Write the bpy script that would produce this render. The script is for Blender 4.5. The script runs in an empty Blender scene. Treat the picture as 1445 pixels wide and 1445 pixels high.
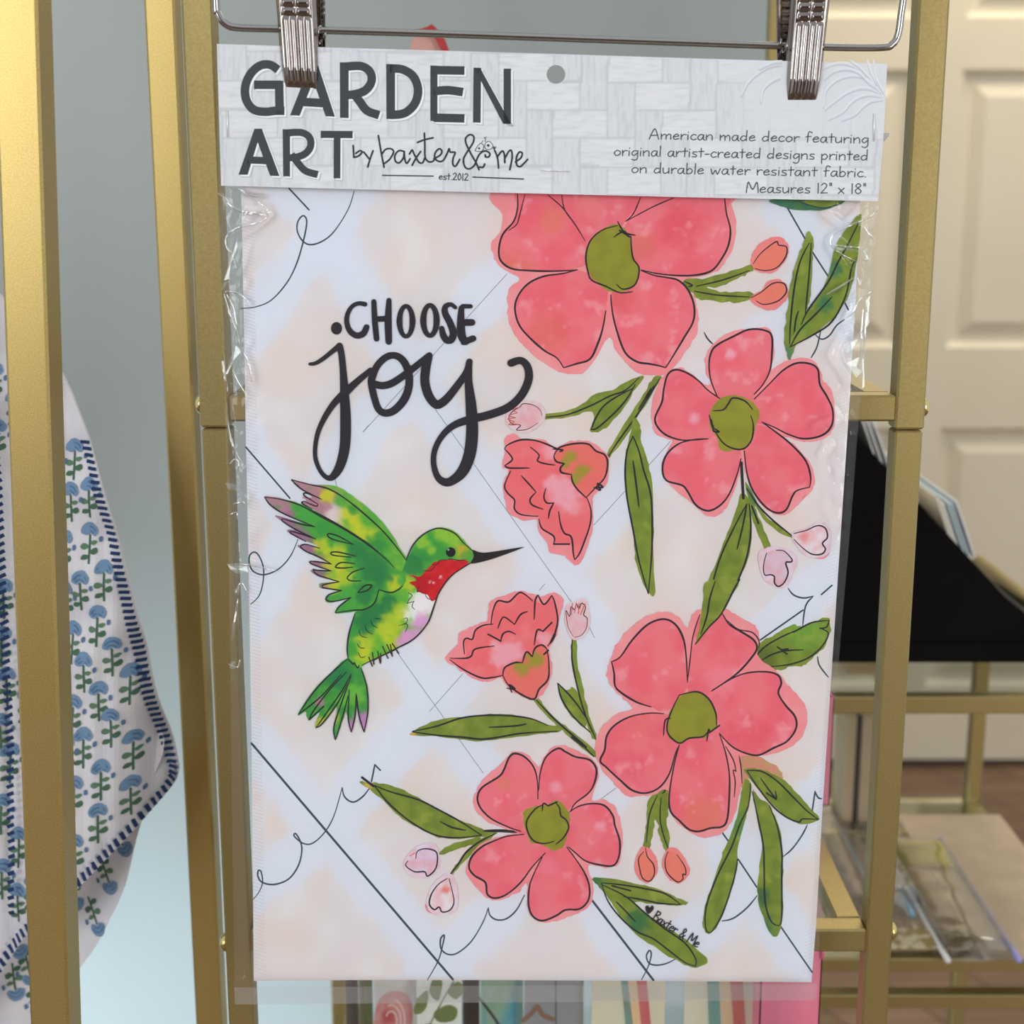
import bpy, math, random
from mathutils import Vector, Matrix, noise
from mathutils.geometry import delaunay_2d_cdt
random.seed(7)
SC = bpy.context.scene
COL = SC.collection
PI = math.pi

# ------------------------------------------------------------------ camera, light, exposure
F = 2078.0                       # focal length in pixels of the 1445 frame
PITCH = math.radians(12.4)
ROLL = 0.0
CAM = Vector((0, 0, 1.45))
CR = Matrix.Rotation(PI/2 - PITCH, 3, 'X') @ Matrix.Rotation(ROLL, 3, 'Z')
cd = bpy.data.cameras.new('camera')
cam = bpy.data.objects.new('camera', cd); COL.objects.link(cam)
cam.matrix_world = Matrix.Translation(CAM) @ CR.to_4x4()
cd.sensor_width = 36; cd.lens = F/1445*36
cd.clip_start = 0.05; cd.clip_end = 60
cd.dof.use_dof = True; cd.dof.focus_distance = 0.785; cd.dof.aperture_fstop = 9
SC.camera = cam

w = bpy.data.worlds.new('World'); SC.world = w; w.use_nodes = True
bg = w.node_tree.nodes['Background']
bg.inputs[0].default_value = (0.93, 0.97, 1.0, 1); bg.inputs[1].default_value = 0.60

def area(name, loc, target, sx, sy, power, col):
    l = bpy.data.lights.new(name, 'AREA'); l.shape = 'RECTANGLE'; l.size = sx; l.size_y = sy
    l.energy = power; l.color = col
    o = bpy.data.objects.new(name, l); COL.objects.link(o)
    o.location = loc
    o.rotation_euler = (Vector(target) - Vector(loc)).to_track_quat('-Z', 'Y').to_euler()
    return o
area('shop_window_light', (-2.2, -2.6, 2.2), (0, 1.0, 1.2), 1.6, 1.9, 60, (0.95, 0.98, 1.0))
area('shop_door_light', (2.4, -2.4, 1.6), (0.3, 1.2, 1.0), 1.2, 2.0, 44, (1.0, 0.98, 0.95))
area('ceiling_light', (1.2, 3.0, 3.0), (1.2, 3.2, 0.5), 1.6, 0.6, 22, (1.0, 0.86, 0.66))
low_fill = area('lower_wall_fill_light', (-1.3, 0.9, 0.42), (-0.33, 1.7, 0.36), 0.7, 0.35, 4.6, (0.70, 0.87, 1.0)); low_fill.data.spread = 1.2  # added lamp, placed to brighten the partition's lower left
SC.view_settings.view_transform = 'Standard'; SC.view_settings.look = 'None'
SC.view_settings.exposure = 0.31; SC.view_settings.gamma = 1.0
SC.view_settings.use_curve_mapping = False

# ------------------------------------------------------------------ helpers
def ray(px, py):
    return CR @ Vector(((px-722.5)/F, -(py-722.5)/F, -1.0))
def onY(px, py, Y):
    d = ray(px, py); return CAM + d*(Y/d.y)
def onZ(px, py, Z):
    d = ray(px, py); return CAM + d*((Z-CAM.z)/d.z)
class Plane:
    def __init__(s, px, py, Y, yaw, off=0.0):
        s.u = Vector((math.cos(yaw), math.sin(yaw), 0)); s.n = Vector((math.sin(yaw), -math.cos(yaw), 0))
        s.p = onY(px, py, Y) + s.n*off
    def at(s, px, py, off=0.0):
        d = ray(px, py); t = (s.p - CAM).dot(s.n)/d.dot(s.n)
        return CAM + d*t + s.n*off
    def uv(s, px, py):
        q = s.at(px, py) - s.p; return q.dot(s.u), q.z
YAW = math.radians(2.9)
FLAG = Plane(740, 720, 0.766, YAW)
FILM = Plane(740, 720, 0.766, YAW, 0.003)
CARD = Plane(740, 720, 0.766, YAW, 0.0050)

def lin(c):
    out = []
    for v in c[:3]:
        v = max(0.0, min(255.0, v))/255.0
        out.append(v/12.92 if v <= 0.04045 else ((v+0.055)/1.055)**2.4)
    return out
def mix(a, b, t): return tuple(a[i]+(b[i]-a[i])*t for i in range(3))
def sst(a, b, x):
    t = max(0.0, min(1.0, (x-a)/(b-a))); return t*t*(3-2*t)
def nz(x, y, s, seed=0.0): return noise.noise(Vector((x/s, y/s, seed)))

def link(name, me, mats, parent=None):
    o = bpy.data.objects.new(name, me); COL.objects.link(o)
    for m in (mats if isinstance(mats, (list, tuple)) else [mats]): me.materials.append(m)
    if parent is not None: o.parent = parent
    return o
def tag(o, label, cat, group=None):
    o['label'] = label; o['category'] = cat
    if group: o['group'] = group
    return o
def empty(name, loc):
    o = bpy.data.objects.new(name, None); COL.objects.link(o); o.location = loc; o.empty_display_size = 0.02
    return o
def structure(o): o['kind'] = 'structure'; return o

class MB:
    """collects vertices, faces and material slots in world space"""
    def __init__(s): s.v = []; s.f = []; s.m = []; s.c = []; s.smooth = []
    def add(s, vs, fs, m=0, col=None, smooth=False):
        b = len(s.v); s.v += [Vector(v) for v in vs]
        s.f += [tuple(i+b for i in f) for f in fs]; s.m += [m]*len(fs); s.smooth += [smooth]*len(fs)
        if col is None: col = (1, 1, 1)
        if isinstance(col, tuple): s.c += [col]*len(vs)
        else: s.c += col
    def box(s, x0, x1, y0, y1, z0, z1, m=0, bev=0.0, rot=None, piv=None):
        b = min(bev, (x1-x0)*.45, (y1-y0)*.45, (z1-z0)*.45)
        if b <= 0:
            vs = [(x, y, z) for x in (x0, x1) for y in (y0, y1) for z in (z0, z1)]
            fs = [(0,1,3,2),(4,6,7,5),(0,4,5,1),(2,3,7,6),(0,2,6,4),(1,5,7,3)]
        else:
            vs = []; idx = {}
            for i, x in enumerate((x0, x1)):
                for j, y in enumerate((y0, y1)):
                    for k, z in enumerate((z0, z1)):
                        sx, sy, sz = (b if i == 0 else -b), (b if j == 0 else -b), (b if k == 0 else -b)
                        for a in range(3):
                            idx[i,j,k,a] = len(vs)
                            vs.append((x+(0 if a == 0 else sx), y+(0 if a == 1 else sy), z+(0 if a == 2 else sz)))
            fs = []
            for a in range(3):
                for e in (0, 1):
                    q = []
                    for (p, r) in ((0,0),(1,0),(1,1),(0,1)):
                        k = [0,0,0]; k[a] = e; k[(a+1)%3] = p; k[(a+2)%3] = r
                        q.append(idx[k[0],k[1],k[2],a])
                    fs.append(tuple(q if e else q[::-1]))
            for a in range(3):
                b1, b2 = (a+1)%3, (a+2)%3
                for e1 in (0,1):
                    for e2 in (0,1):
                        k0 = [0,0,0]; k0[b1] = e1; k0[b2] = e2; k1 = list(k0); k1[a] = 1
                        fs.append((idx[k0[0],k0[1],k0[2],b1], idx[k1[0],k1[1],k1[2],b1], idx[k1[0],k1[1],k1[2],b2], idx[k0[0],k0[1],k0[2],b2]))
            for i in (0,1):
                for j in (0,1):
                    for k in (0,1): fs.append(tuple(idx[i,j,k,a] for a in range(3)))
        if rot is not None:
            piv = Vector(piv); vs = [rot @ (Vector(v)-piv) + piv for v in vs]
        s.add(vs, fs, m)
    def tube(s, pts, r, n=12, m=0, cap=True):
        pts = [Vector(p) for p in pts]; vs = []; fs = []; N = len(pts)
        ref = None
        for i, p in enumerate(pts):
            t = (pts[min(i+1, N-1)] - pts[max(i-1, 0)]).normalized()
            if ref is None: ref = t.orthogonal().normalized()
            ref = (ref - t*ref.dot(t)).normalized(); bt = t.cross(ref)
            for k in range(n):
                a = 2*PI*k/n; vs.append(p + (ref*math.cos(a) + bt*math.sin(a))*r)
        for i in range(N-1):
            for k in range(n):
                fs.append((i*n+k, i*n+(k+1)%n, (i+1)*n+(k+1)%n, (i+1)*n+k))
        if cap: fs += [tuple(range(n))[::-1], tuple((N-1)*n+k for k in range(n))]
        s.add(vs, fs, m, smooth=True)
    def prism(s, front, vec, m=0):
        front = [Vector(p) for p in front]; n = len(front); vec = Vector(vec)
        s.add(front + [p+vec for p in front],
              [tuple(range(n)), tuple(range(2*n-1, n-1, -1))] + [(i, i+n, (i+1)%n+n, (i+1)%n) for i in range(n)], m)
    def lathe(s, o, axis, prof, n=20, m=0):
        o = Vector(o); axis = Vector(axis).normalized(); a = axis.orthogonal().normalized(); b = axis.cross(a)
        vs = []; fs = []
        for (r, h) in prof:
            for k in range(n):
                t = 2*PI*k/n; vs.append(o + axis*h + (a*math.cos(t)+b*math.sin(t))*r)
        for i in range(len(prof)-1):
            for k in range(n): fs.append((i*n+k, i*n+(k+1)%n, (i+1)*n+(k+1)%n, (i+1)*n+k))
        fs.append(tuple((len(prof)-1)*n+k for k in range(n))); fs.append(tuple(range(n))[::-1])
        s.add(vs, fs, m, smooth=True)
    def build(s, name, mats, parent=None, origin=None):
        if parent is not None:
            origin = Vector((0, 0, 0)); q = parent
            while q is not None: origin = origin + q.location; q = q.parent
        elif origin is None:
            xs = [v.x for v in s.v]; ys = [v.y for v in s.v]; zs = [v.z for v in s.v]
            origin = Vector(((min(xs)+max(xs))/2, (min(ys)+max(ys))/2, min(zs)))
        me = bpy.data.meshes.new(name)
        me.from_pydata([v-origin for v in s.v], [], s.f)
        me.polygons.foreach_set('material_index', s.m); me.polygons.foreach_set('use_smooth', s.smooth)
        at = me.color_attributes.new('Paint', 'FLOAT_COLOR', 'POINT')
        flat = []
        for c in s.c: flat += [c[0], c[1], c[2], 1.0]
        at.data.foreach_set('color', flat)
        me.update()
        o = link(name, me, mats, parent)
        if parent is None: o.location = origin
        return o

# ------------------------------------------------------------------ materials
def mat(name, col=(.8,.8,.8), rough=.5, metal=0.0, spec=.5, **kw):
    m = bpy.data.materials.new(name); m.use_nodes = True
    b = m.node_tree.nodes['Principled BSDF']
    b.inputs['Base Color'].default_value = (*col, 1); b.inputs['Roughness'].default_value = rough
    b.inputs['Metallic'].default_value = metal; b.inputs['Specular IOR Level'].default_value = spec
    for k, v in kw.items(): b.inputs[k].default_value = v
    return m
def noisy(m, scale, c0, c1, bump=0.0, detail=4, bscale=None, stretch=None, lo=.35, hi=.65, bdist=.001):
    nt = m.node_tree; b = nt.nodes['Principled BSDF']
    tc = nt.nodes.new('ShaderNodeTexCoord'); mp = nt.nodes.new('ShaderNodeMapping')
    if stretch: mp.inputs['Scale'].default_value = stretch
    nt.links.new(tc.outputs['Object'], mp.inputs[0])
    n = nt.nodes.new('ShaderNodeTexNoise'); n.inputs['Scale'].default_value = scale; n.inputs['Detail'].default_value = detail
    nt.links.new(mp.outputs[0], n.inputs[0])
    r = nt.nodes.new('ShaderNodeValToRGB')
    r.color_ramp.elements[0].position = lo; r.color_ramp.elements[1].position = hi
    r.color_ramp.elements[0].color = (*c0, 1); r.color_ramp.elements[1].color = (*c1, 1)
    nt.links.new(n.outputs[0], r.inputs[0]); nt.links.new(r.outputs[0], b.inputs['Base Color'])
    if bump:
        n2 = nt.nodes.new('ShaderNodeTexNoise'); n2.inputs['Scale'].default_value = bscale or scale*4; n2.inputs['Detail'].default_value = 3
        nt.links.new(mp.outputs[0], n2.inputs[0])
        bp = nt.nodes.new('ShaderNodeBump'); bp.inputs['Strength'].default_value = bump; bp.inputs['Distance'].default_value = bdist
        nt.links.new(n2.outputs[0], bp.inputs['Height']); nt.links.new(bp.outputs[0], b.inputs['Normal'])
    return m
def painted(name, rough=.8, spec=.2, weave=0.0, scale=1500.0):
    m = mat(name, rough=rough, spec=spec); nt = m.node_tree; b = nt.nodes['Principled BSDF']
    a = nt.nodes.new('ShaderNodeVertexColor'); a.layer_name = 'Paint'
    nt.links.new(a.outputs[0], b.inputs['Base Color'])
    if weave:
        tc = nt.nodes.new('ShaderNodeTexCoord')
        wv = nt.nodes.new('ShaderNodeTexWave'); wv.inputs['Scale'].default_value = scale/10; wv.bands_direction = 'X'
        wv.inputs['Distortion'].default_value = .4
        nt.links.new(tc.outputs['Object'], wv.inputs[0])
        wz = nt.nodes.new('ShaderNodeTexWave'); wz.inputs['Scale'].default_value = scale/10; wz.bands_direction = 'Z'
        nt.links.new(tc.outputs['Object'], wz.inputs[0])
        ad = nt.nodes.new('ShaderNodeMath'); ad.operation = 'ADD'
        nt.links.new(wv.outputs['Fac'], ad.inputs[0]); nt.links.new(wz.outputs['Fac'], ad.inputs[1])
        bp = nt.nodes.new('ShaderNodeBump'); bp.inputs['Strength'].default_value = weave; bp.inputs['Distance'].default_value = .0003
        nt.links.new(ad.outputs[0], bp.inputs['Height']); nt.links.new(bp.outputs[0], b.inputs['Normal'])
    return m
def film(name, haze=.05, gloss=1.0, rough=.06, tint=(.97,.98,.98), hazecol=(.9,.92,.96), bump=0.0, bscale=40, base=.02):
    m = bpy.data.materials.new(name); m.use_nodes = True; nt = m.node_tree; nt.nodes.clear()
    out = nt.nodes.new('ShaderNodeOutputMaterial')
    tr = nt.nodes.new('ShaderNodeBsdfTransparent'); tr.inputs[0].default_value = (*tint, 1)
    df = nt.nodes.new('ShaderNodeBsdfDiffuse'); df.inputs[0].default_value = (*hazecol, 1)
    tl = nt.nodes.new('ShaderNodeBsdfTranslucent'); tl.inputs[0].default_value = (*hazecol, 1)
    mh = nt.nodes.new('ShaderNodeMixShader'); mh.inputs[0].default_value = .4
    nt.links.new(df.outputs[0], mh.inputs[1]); nt.links.new(tl.outputs[0], mh.inputs[2])
    m1 = nt.nodes.new('ShaderNodeMixShader'); m1.inputs[0].default_value = haze
    nt.links.new(tr.outputs[0], m1.inputs[1]); nt.links.new(mh.outputs[0], m1.inputs[2])
    gl = nt.nodes.new('ShaderNodeBsdfGlossy'); gl.inputs['Roughness'].default_value = rough; gl.inputs[0].default_value = (1,1,1,1)
    lw = nt.nodes.new('ShaderNodeFresnel'); lw.inputs[0].default_value = 1.45
    mu = nt.nodes.new('ShaderNodeMath'); mu.operation = 'MULTIPLY_ADD'; mu.inputs[1].default_value = gloss; mu.inputs[2].default_value = base
    nt.links.new(lw.outputs[0], mu.inputs[0])
    m2 = nt.nodes.new('ShaderNodeMixShader')
    nt.links.new(mu.outputs[0], m2.inputs[0]); nt.links.new(m1.outputs[0], m2.inputs[1]); nt.links.new(gl.outputs[0], m2.inputs[2])
    if bump:
        tc = nt.nodes.new('ShaderNodeTexCoord'); n = nt.nodes.new('ShaderNodeTexNoise'); n.inputs['Scale'].default_value = bscale
        nt.links.new(tc.outputs['Object'], n.inputs[0])
        bp = nt.nodes.new('ShaderNodeBump'); bp.inputs['Strength'].default_value = bump; bp.inputs['Distance'].default_value = .002
        nt.links.new(n.outputs[0], bp.inputs['Height'])
        nt.links.new(bp.outputs[0], gl.inputs['Normal']); nt.links.new(bp.outputs[0], lw.inputs['Normal'])
    nt.links.new(m2.outputs[0], out.inputs[0])
    return m
GOLD = noisy(mat('gold_paint', rough=.38, metal=.75, spec=.5), 900, (.34,.265,.10), (.40,.315,.13), bump=.12, bscale=2500, bdist=.0002)
BOLT = mat('bolt_brass', (.75,.62,.25), .18, 1.0)
CHROME = noisy(mat('chrome', rough=.10, metal=1.0), 60, (.27,.24,.23), (.36,.33,.32))
STAPLE = mat('staple_steel', (.82,.83,.85), .3, .5)
WIRE = mat('wire_steel', (.42,.41,.40), .16, 1.0)
PRINT = painted('flag_print', .85, .15, weave=.25, scale=9000)
CARDM = painted('card_print', .5, .35)
CLOTH = painted('cotton_print', .9, .1, weave=.2, scale=3000)
PAPER = painted('paper_print', .55, .3)
FILMM = film('clear_film', .022, .55, .05, tint=(.99,.995,1.0), base=.0)
CRINK = film('crinkled_film', .08, 3.0, .16, tint=(.97,.98,.98), base=.22)
FACETM = film('facet_film', .06, 1.2, .22, tint=(.95,.98,.98), hazecol=(.85,.95,.98), base=.05)
# ------------------------------------------------------------------ the room
WALLW = noisy(mat('white_wall', rough=.6), 3, (.62,.65,.67), (.66,.69,.70), bump=.05, bscale=200)
GREYP = noisy(mat('grey_partition', rough=.32, spec=.4), 2, (.31,.345,.335), (.34,.375,.365))
DOORM = noisy(mat('cream_door', rough=.5), 3, (.69,.62,.47), (.73,.66,.51))
YW = 3.6
def wood():
    m = mat('wood_floor', rough=.45); nt = m.node_tree; b = nt.nodes['Principled BSDF']
    tc = nt.nodes.new('ShaderNodeTexCoord'); mp = nt.nodes.new('ShaderNodeMapping'); mp.inputs['Rotation'].default_value = (0, 0, 1.1)
    nt.links.new(tc.outputs['Object'], mp.inputs[0])
    br = nt.nodes.new('ShaderNodeTexBrick'); br.inputs['Scale'].default_value = 1; br.inputs['Brick Width'].default_value = 1.3; br.inputs['Row Height'].default_value = .16
    br.inputs['Mortar Size'].default_value = .003; br.inputs['Color1'].default_value = (.155,.092,.052,1); br.inputs['Color2'].default_value = (.215,.132,.08,1); br.inputs['Mortar'].default_value = (.08,.04,.02,1)
    nt.links.new(mp.outputs[0], br.inputs[0])
    mp2 = nt.nodes.new('ShaderNodeMapping'); mp2.inputs['Rotation'].default_value = (0, 0, 1.1); mp2.inputs['Scale'].default_value = (1, 14, 1)
    nt.links.new(tc.outputs['Object'], mp2.inputs[0])
    n = nt.nodes.new('ShaderNodeTexNoise'); n.inputs['Scale'].default_value = 3; n.inputs['Detail'].default_value = 6
    nt.links.new(mp2.outputs[0], n.inputs[0])
    mx = nt.nodes.new('ShaderNodeMixRGB'); mx.blend_type = 'OVERLAY'; mx.inputs[0].default_value = .7
    nt.links.new(br.outputs[0], mx.inputs[1]); nt.links.new(n.outputs[0], mx.inputs[2]); nt.links.new(mx.outputs[0], b.inputs['Base Color'])
    return m
mb = MB(); mb.box(-3.2, 3.4, -3.4, YW+.1, -.1, 0)
structure(mb.build('floor', wood()))
mb = MB(); mb.box(-3.2, 3.4, YW, YW+.1, 0, 3.0)
structure(mb.build('wall_back', WALLW))
mb = MB(); mb.box(-3.2, 3.4, YW-.03, YW-.018, 0, .11, bev=.004)
# the panelled double door in the back wall
DZ = lambda y: onY(1400, y, YW).z
DX = lambda x: onY(x, 300, YW).x
zt = [DZ(-420), DZ(28), DZ(100), DZ(488), DZ(600), DZ(960)]
base = DZ(1062); top = DZ(-560)
cols = [(DX(790), DX(1005)), (DX(1075), DX(1272)), (DX(1338), DX(1560)), (DX(1640), DX(1860))]
rows = [(zt[1], zt[0]), (zt[3], zt[2]), (zt[5], zt[4])]
def panel_face(mb, x0, x1, z0, z1, y):
    """a recessed moulding round a raised field"""
    L = [(0, 0), (.014, .016), (.030, .016), (.062, .003)]
    rg = []
    for i, d in L: rg.append([(x0+i, y+d, z0+i), (x1-i, y+d, z0+i), (x1-i, y+d, z1-i), (x0+i, y+d, z1-i)])
    vs = sum(rg, []); fs = []
    for k in range(len(L)-1):
        for j in range(4): fs.append((k*4+j, k*4+(j+1)%4, (k+1)*4+(j+1)%4, (k+1)*4+j))
    b = (len(L)-1)*4; fs.append((b, b+1, b+2, b+3)); mb.add(vs, fs)
def doorleaf(name, cs, xa, xb):
    yf = YW-.045; mb = MB()
    xs = sorted([xa, xb] + [v for c in cs for v in c]); zs = sorted([base, top] + [v for r in rows for v in r])
    for i in range(len(xs)-1):
        for k in range(len(zs)-1):
            c = ((xs[i]+xs[i+1])/2, (zs[k]+zs[k+1])/2)
            pan = any(q[0] < c[0] < q[1] for q in cs) and any(r[0] < c[1] < r[1] for r in rows)
            if pan: panel_face(mb, xs[i], xs[i+1], zs[k], zs[k+1], yf)
            else: mb.add([(xs[i], yf, zs[k]), (xs[i+1], yf, zs[k]), (xs[i+1], yf, zs[k+1]), (xs[i], yf, zs[k+1])], [(0,1,2,3)])
    mb.box(xa, xb, YW-.028, YW-.005, base, top)
    mb.add([(xa,yf,base),(xa,YW-.005,base),(xa,YW-.005,top),(xa,yf,top),(xb,yf,base),(xb,YW-.005,base),(xb,YW-.005,top),(xb,yf,top)], [(0,1,2,3),(4,7,6,5),(3,2,6,7),(0,4,5,1)])
    return structure(mb.build(name, DOORM))
doorleaf('door_1', cols[:2], DX(700), DX(1303)-.002)
doorleaf('door_2', cols[2:], DX(1303)+.002, DX(1930))
mb = MB(); mb.box(DX(1950), 3.4, YW-.025, YW-.001, 0, .12, bev=.006); structure(mb.build('baseboard_back', WALLW))
mb = MB(); mb.box(-3.2, 3.4, -3.5, -3.4, 0, 3.0)
structure(mb.build('wall_front', noisy(mat('warm_wall', rough=.7), 2, (.20,.14,.11), (.26,.18,.14))))
# grey partition standing behind the racks, its right end in view
YP = 1.70
xr = onY(1088, 60, YP).x
mb = MB(); mb.box(-3.2, xr, YP, YP+.06, 0, 3.0, bev=.004)
structure(mb.build('wall_partition', GREYP))
# ------------------------------------------------------------------ tracing helpers: crop frames of the photograph
CROP = {'R1': (300,260,3.6125), 'R2': (650,260,3.6125), 'R3': (880,260,3.6125), 'R4': (300,620,3.6125), 'R5': (600,560,3.6125),
        'R6': (860,520,3.6125), 'R7': (300,960,2.979), 'R8': (560,820,3.6125), 'S1': (820,820,3.6125), 'S2': (480,1040,3.6125),
        'S3': (800,1045,3.6125), 'B': (360,660,3.6125), 'J': (390,400,3.6125), 'H': (290,0,2.89), 'K': (750,0,2.627), 'P': (0,0,1.0), 'N': (490,180,5.352), 'L': (1020,70,5.78)}
def pt(c, s):
    ox, oy, k = CROP[c]; out = []
    for q in s.split():
        a = q.split(','); out.append((ox+float(a[0])/k, oy+float(a[1])/k))
    return out
def smooth(p, closed=False, n=5):
    N = len(p)
    if N < 3: return list(p)
    out = []
    for i in range(N if closed else N-1):
        if closed: a, b, c, d = p[(i-1)%N], p[i], p[(i+1)%N], p[(i+2)%N]
        else: a, b, c, d = p[max(i-1,0)], p[i], p[i+1], p[min(i+2,N-1)]
        for k in range(n):
            t = k/n; t2 = t*t; t3 = t2*t
            out.append(tuple(.5*((2*b[j]) + (-a[j]+c[j])*t + (2*a[j]-5*b[j]+4*c[j]-d[j])*t2 + (-a[j]+3*b[j]-3*c[j]+d[j])*t3) for j in range(len(b))))
    if not closed: out.append(p[-1])
    return out
def inside(x, y, poly):
    r = False; j = len(poly)-1
    for i in range(len(poly)):
        xi, yi = poly[i][:2]; xj, yj = poly[j][:2]
        if (yi > y) != (yj > y) and x < (xj-xi)*(y-yi)/(yj-yi)+xi: r = not r
        j = i
    return r
class Art:
    """flat printing: painted areas and ink lines stacked a few hundredths of a millimetre on one sheet"""
    STEP = 3e-6
    def __init__(s, plane, disp=None, step=None): s.pl = plane; s.mb = MB(); s.k = 1; s.disp = disp or (lambda x, y: 0.0); s.gain = 1.0; s.STEP = step or Art.STEP; s.k = 8
    def P(s, x, y, lay): return s.pl.at(x, y, s.disp(x, y) + lay*s.STEP)
    def fill(s, poly, colf, grid=6.0, rag=0.0, lay=None):
        if lay is None: s.k += 1; lay = s.k
        if rag:
            q = []
            N = len(poly)
            for i in range(N):
                x, y = poly[i]; q.append((x + rag*nz(x, y, 3.5, 3.1) + rag*nz(x, y, 9, 8.1), y + rag*nz(x, y, 3.5, 7.7) + rag*nz(x, y, 9, 1.3)))
            poly = q
        xs = [p[0] for p in poly]; ys = [p[1] for p in poly]; pts = [Vector(p) for p in poly]; n = len(pts)
        e = [(i, (i+1) % n) for i in range(n)]
        y = min(ys)+grid*.5; r = 0
        while y < max(ys):
            x = min(xs) + (grid*.5 if r % 2 else 0)
            while x < max(xs):
                if inside(x, y, poly): pts.append(Vector((x, y)))
                x += grid
            y += grid*.87; r += 1
        vo, eo, fo, *_ = delaunay_2d_cdt(pts, e, [], 0, 1e-4)
        fs = []
        for f in fo:
            cx = sum(vo[i].x for i in f)/len(f); cy = sum(vo[i].y for i in f)/len(f)
            if inside(cx, cy, poly): fs.append(tuple(f[::-1]) if True else f)
        cols = []
        for v in vo:
            c = colf(v.x, v.y) if callable(colf) else colf
            cols.append(tuple(min(.92, q*s.gain) for q in lin(c)))
        s.mb.add([s.P(v.x, v.y, lay) for v in vo], fs, 0, cols, smooth=True)
    def stroke(s, p, w, col, closed=False, sm=True, n=5, butt=False, lay=None):
        """p: list of (x,y) or (x,y,width)"""
        if lay is None: s.k += 1; lay = s.k
        if len(p[0]) == 2: p = [(a, b, w) for a, b in p]
        if sm: p = smooth(p, closed, n)
        if closed: p = p + [p[0]]
        q = [p[0]]
        for a in p[1:]:
            g = math.hypot(a[0]-q[-1][0], a[1]-q[-1][1])
            if g > .15:
                b0 = q[-1]; nn = int(g/12)+1
                for kk in range(1, nn+1): q.append(tuple(b0[j]+(a[j]-b0[j])*kk/nn for j in range(3)))
        p = q; N = len(p)
        if N < 2: return
        c = tuple(min(.92, q*s.gain) for q in lin(col)); vs = []; fs = []
        T = []
        for i in range(N-1):
            dx, dy = p[i+1][0]-p[i][0], p[i+1][1]-p[i][1]; L = math.hypot(dx, dy); T.append((dx/L, dy/L))
        def disc(x, y, r):
            b = len(vs); vs.append((x, y))
            for k in range(10): vs.append((x+r*math.cos(k*PI/5), y+r*math.sin(k*PI/5)))
            for k in range(10): fs.append((b, b+1+k, b+1+(k+1) % 10))
        prev = None
        for i in range(N):
            t0 = T[max(i-1, 0)]; t1 = T[min(i, N-2)]
            if closed and i in (0, N-1): t0, t1 = T[-1], T[0]
            dot = t0[0]*t1[0]+t0[1]*t1[1]; h = p[i][2]/2
            if dot > .5:
                tx, ty = t0[0]+t1[0], t0[1]+t1[1]; L = math.hypot(tx, ty); tx /= L; ty /= L
                a = len(vs); vs += [(p[i][0]-ty*h, p[i][1]+tx*h), (p[i][0]+ty*h, p[i][1]-tx*h)]
                if prev is not None: fs.append((prev, prev+1, a+1, a))
                prev = a
            else:
                a = len(vs); vs += [(p[i][0]-t0[1]*h, p[i][1]+t0[0]*h), (p[i][0]+t0[1]*h, p[i][1]-t0[0]*h)]
                if prev is not None: fs.append((prev, prev+1, a+1, a))
                disc(p[i][0], p[i][1], h)
                a = len(vs); vs += [(p[i][0]-t1[1]*h, p[i][1]+t1[0]*h), (p[i][0]+t1[1]*h, p[i][1]-t1[0]*h)]
                prev = a
        if not closed and not butt:
            disc(p[0][0], p[0][1], p[0][2]/2); disc(p[-1][0], p[-1][1], p[-1][2]/2)
        nv = len(vs); s.mb.add([s.P(x, y, lay+.4*iv/nv) for iv, (x, y) in enumerate(vs)], fs, 0, c, smooth=True)
    def lines(s, crop, txt, w, col, sm=True, taper=True):
        """several strokes, separated by / ; ends thin out like a pen"""
        s.k += 1; L = s.k
        for t in txt.split('/'):
            p = pt(crop, t)
            if sm: p = smooth(p, False, 5)
            if taper and len(p) > 4:
                N = len(p); p = [(x, y, w*(.55+.45*min(1, 4*min(i, N-1-i)/N))*(1+.18*nz(x, y, 25, 5))) for i, (x, y) in enumerate(p)]
            s.stroke(p, w, col, sm=False, lay=L)
    def sheet(s, poly, colf, grid, thick, hole=None, back=(235,235,238)):
        """the sheet itself, with a back and edges"""
        xs = [p[0] for p in poly]; ys = [p[1] for p in poly]; pts = [Vector(p) for p in poly]; n = len(pts)
        e = [(i, (i+1) % n) for i in range(n)]
        if hole:
            hx, hy, hr = hole; b = len(pts); pts += [Vector((hx+hr*math.cos(k*PI/14), hy+hr*math.sin(k*PI/14))) for k in range(28)]
            e += [(b+k, b+(k+1) % 28) for k in range(28)]
        y = min(ys)
        while y < max(ys):
            x = min(xs)
            while x < max(xs):
                if inside(x, y, poly) and not (hole and math.hypot(x-hx, y-hy) < hr+1): pts.append(Vector((x, y)))
                x += grid
            y += grid
        vo, eo, fo, *_ = delaunay_2d_cdt(pts, e, [], 0, 1e-4)
        fs = []
        for f in fo:
            cx = sum(vo[i].x for i in f)/len(f); cy = sum(vo[i].y for i in f)/len(f)
            if inside(cx, cy, poly) and not (hole and math.hypot(cx-hx, cy-hy) < hr-.2): fs.append(tuple(f[::-1]))
        cols = [tuple(min(.92, q*s.gain) for q in lin(colf(v.x, v.y))) for v in vo]; m = len(vo)
        A = [s.P(v.x, v.y, 0) for v in vo]; B = [a - s.pl.n*thick for a in A]
        cnt = {}
        for f in fs:
            for i in range(len(f)):
                a, b = f[i], f[(i+1) % len(f)]; cnt[(a, b)] = cnt.get((a, b), 0)+1
        side = [(a, b, b+m, a+m) for (a, b) in cnt if (b, a) not in cnt]
        s.mb.add(A+B, fs + [tuple(i+m for i in f[::-1]) for f in fs] + side, 0, cols + [tuple(lin(back))]*m, smooth=False)

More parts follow.
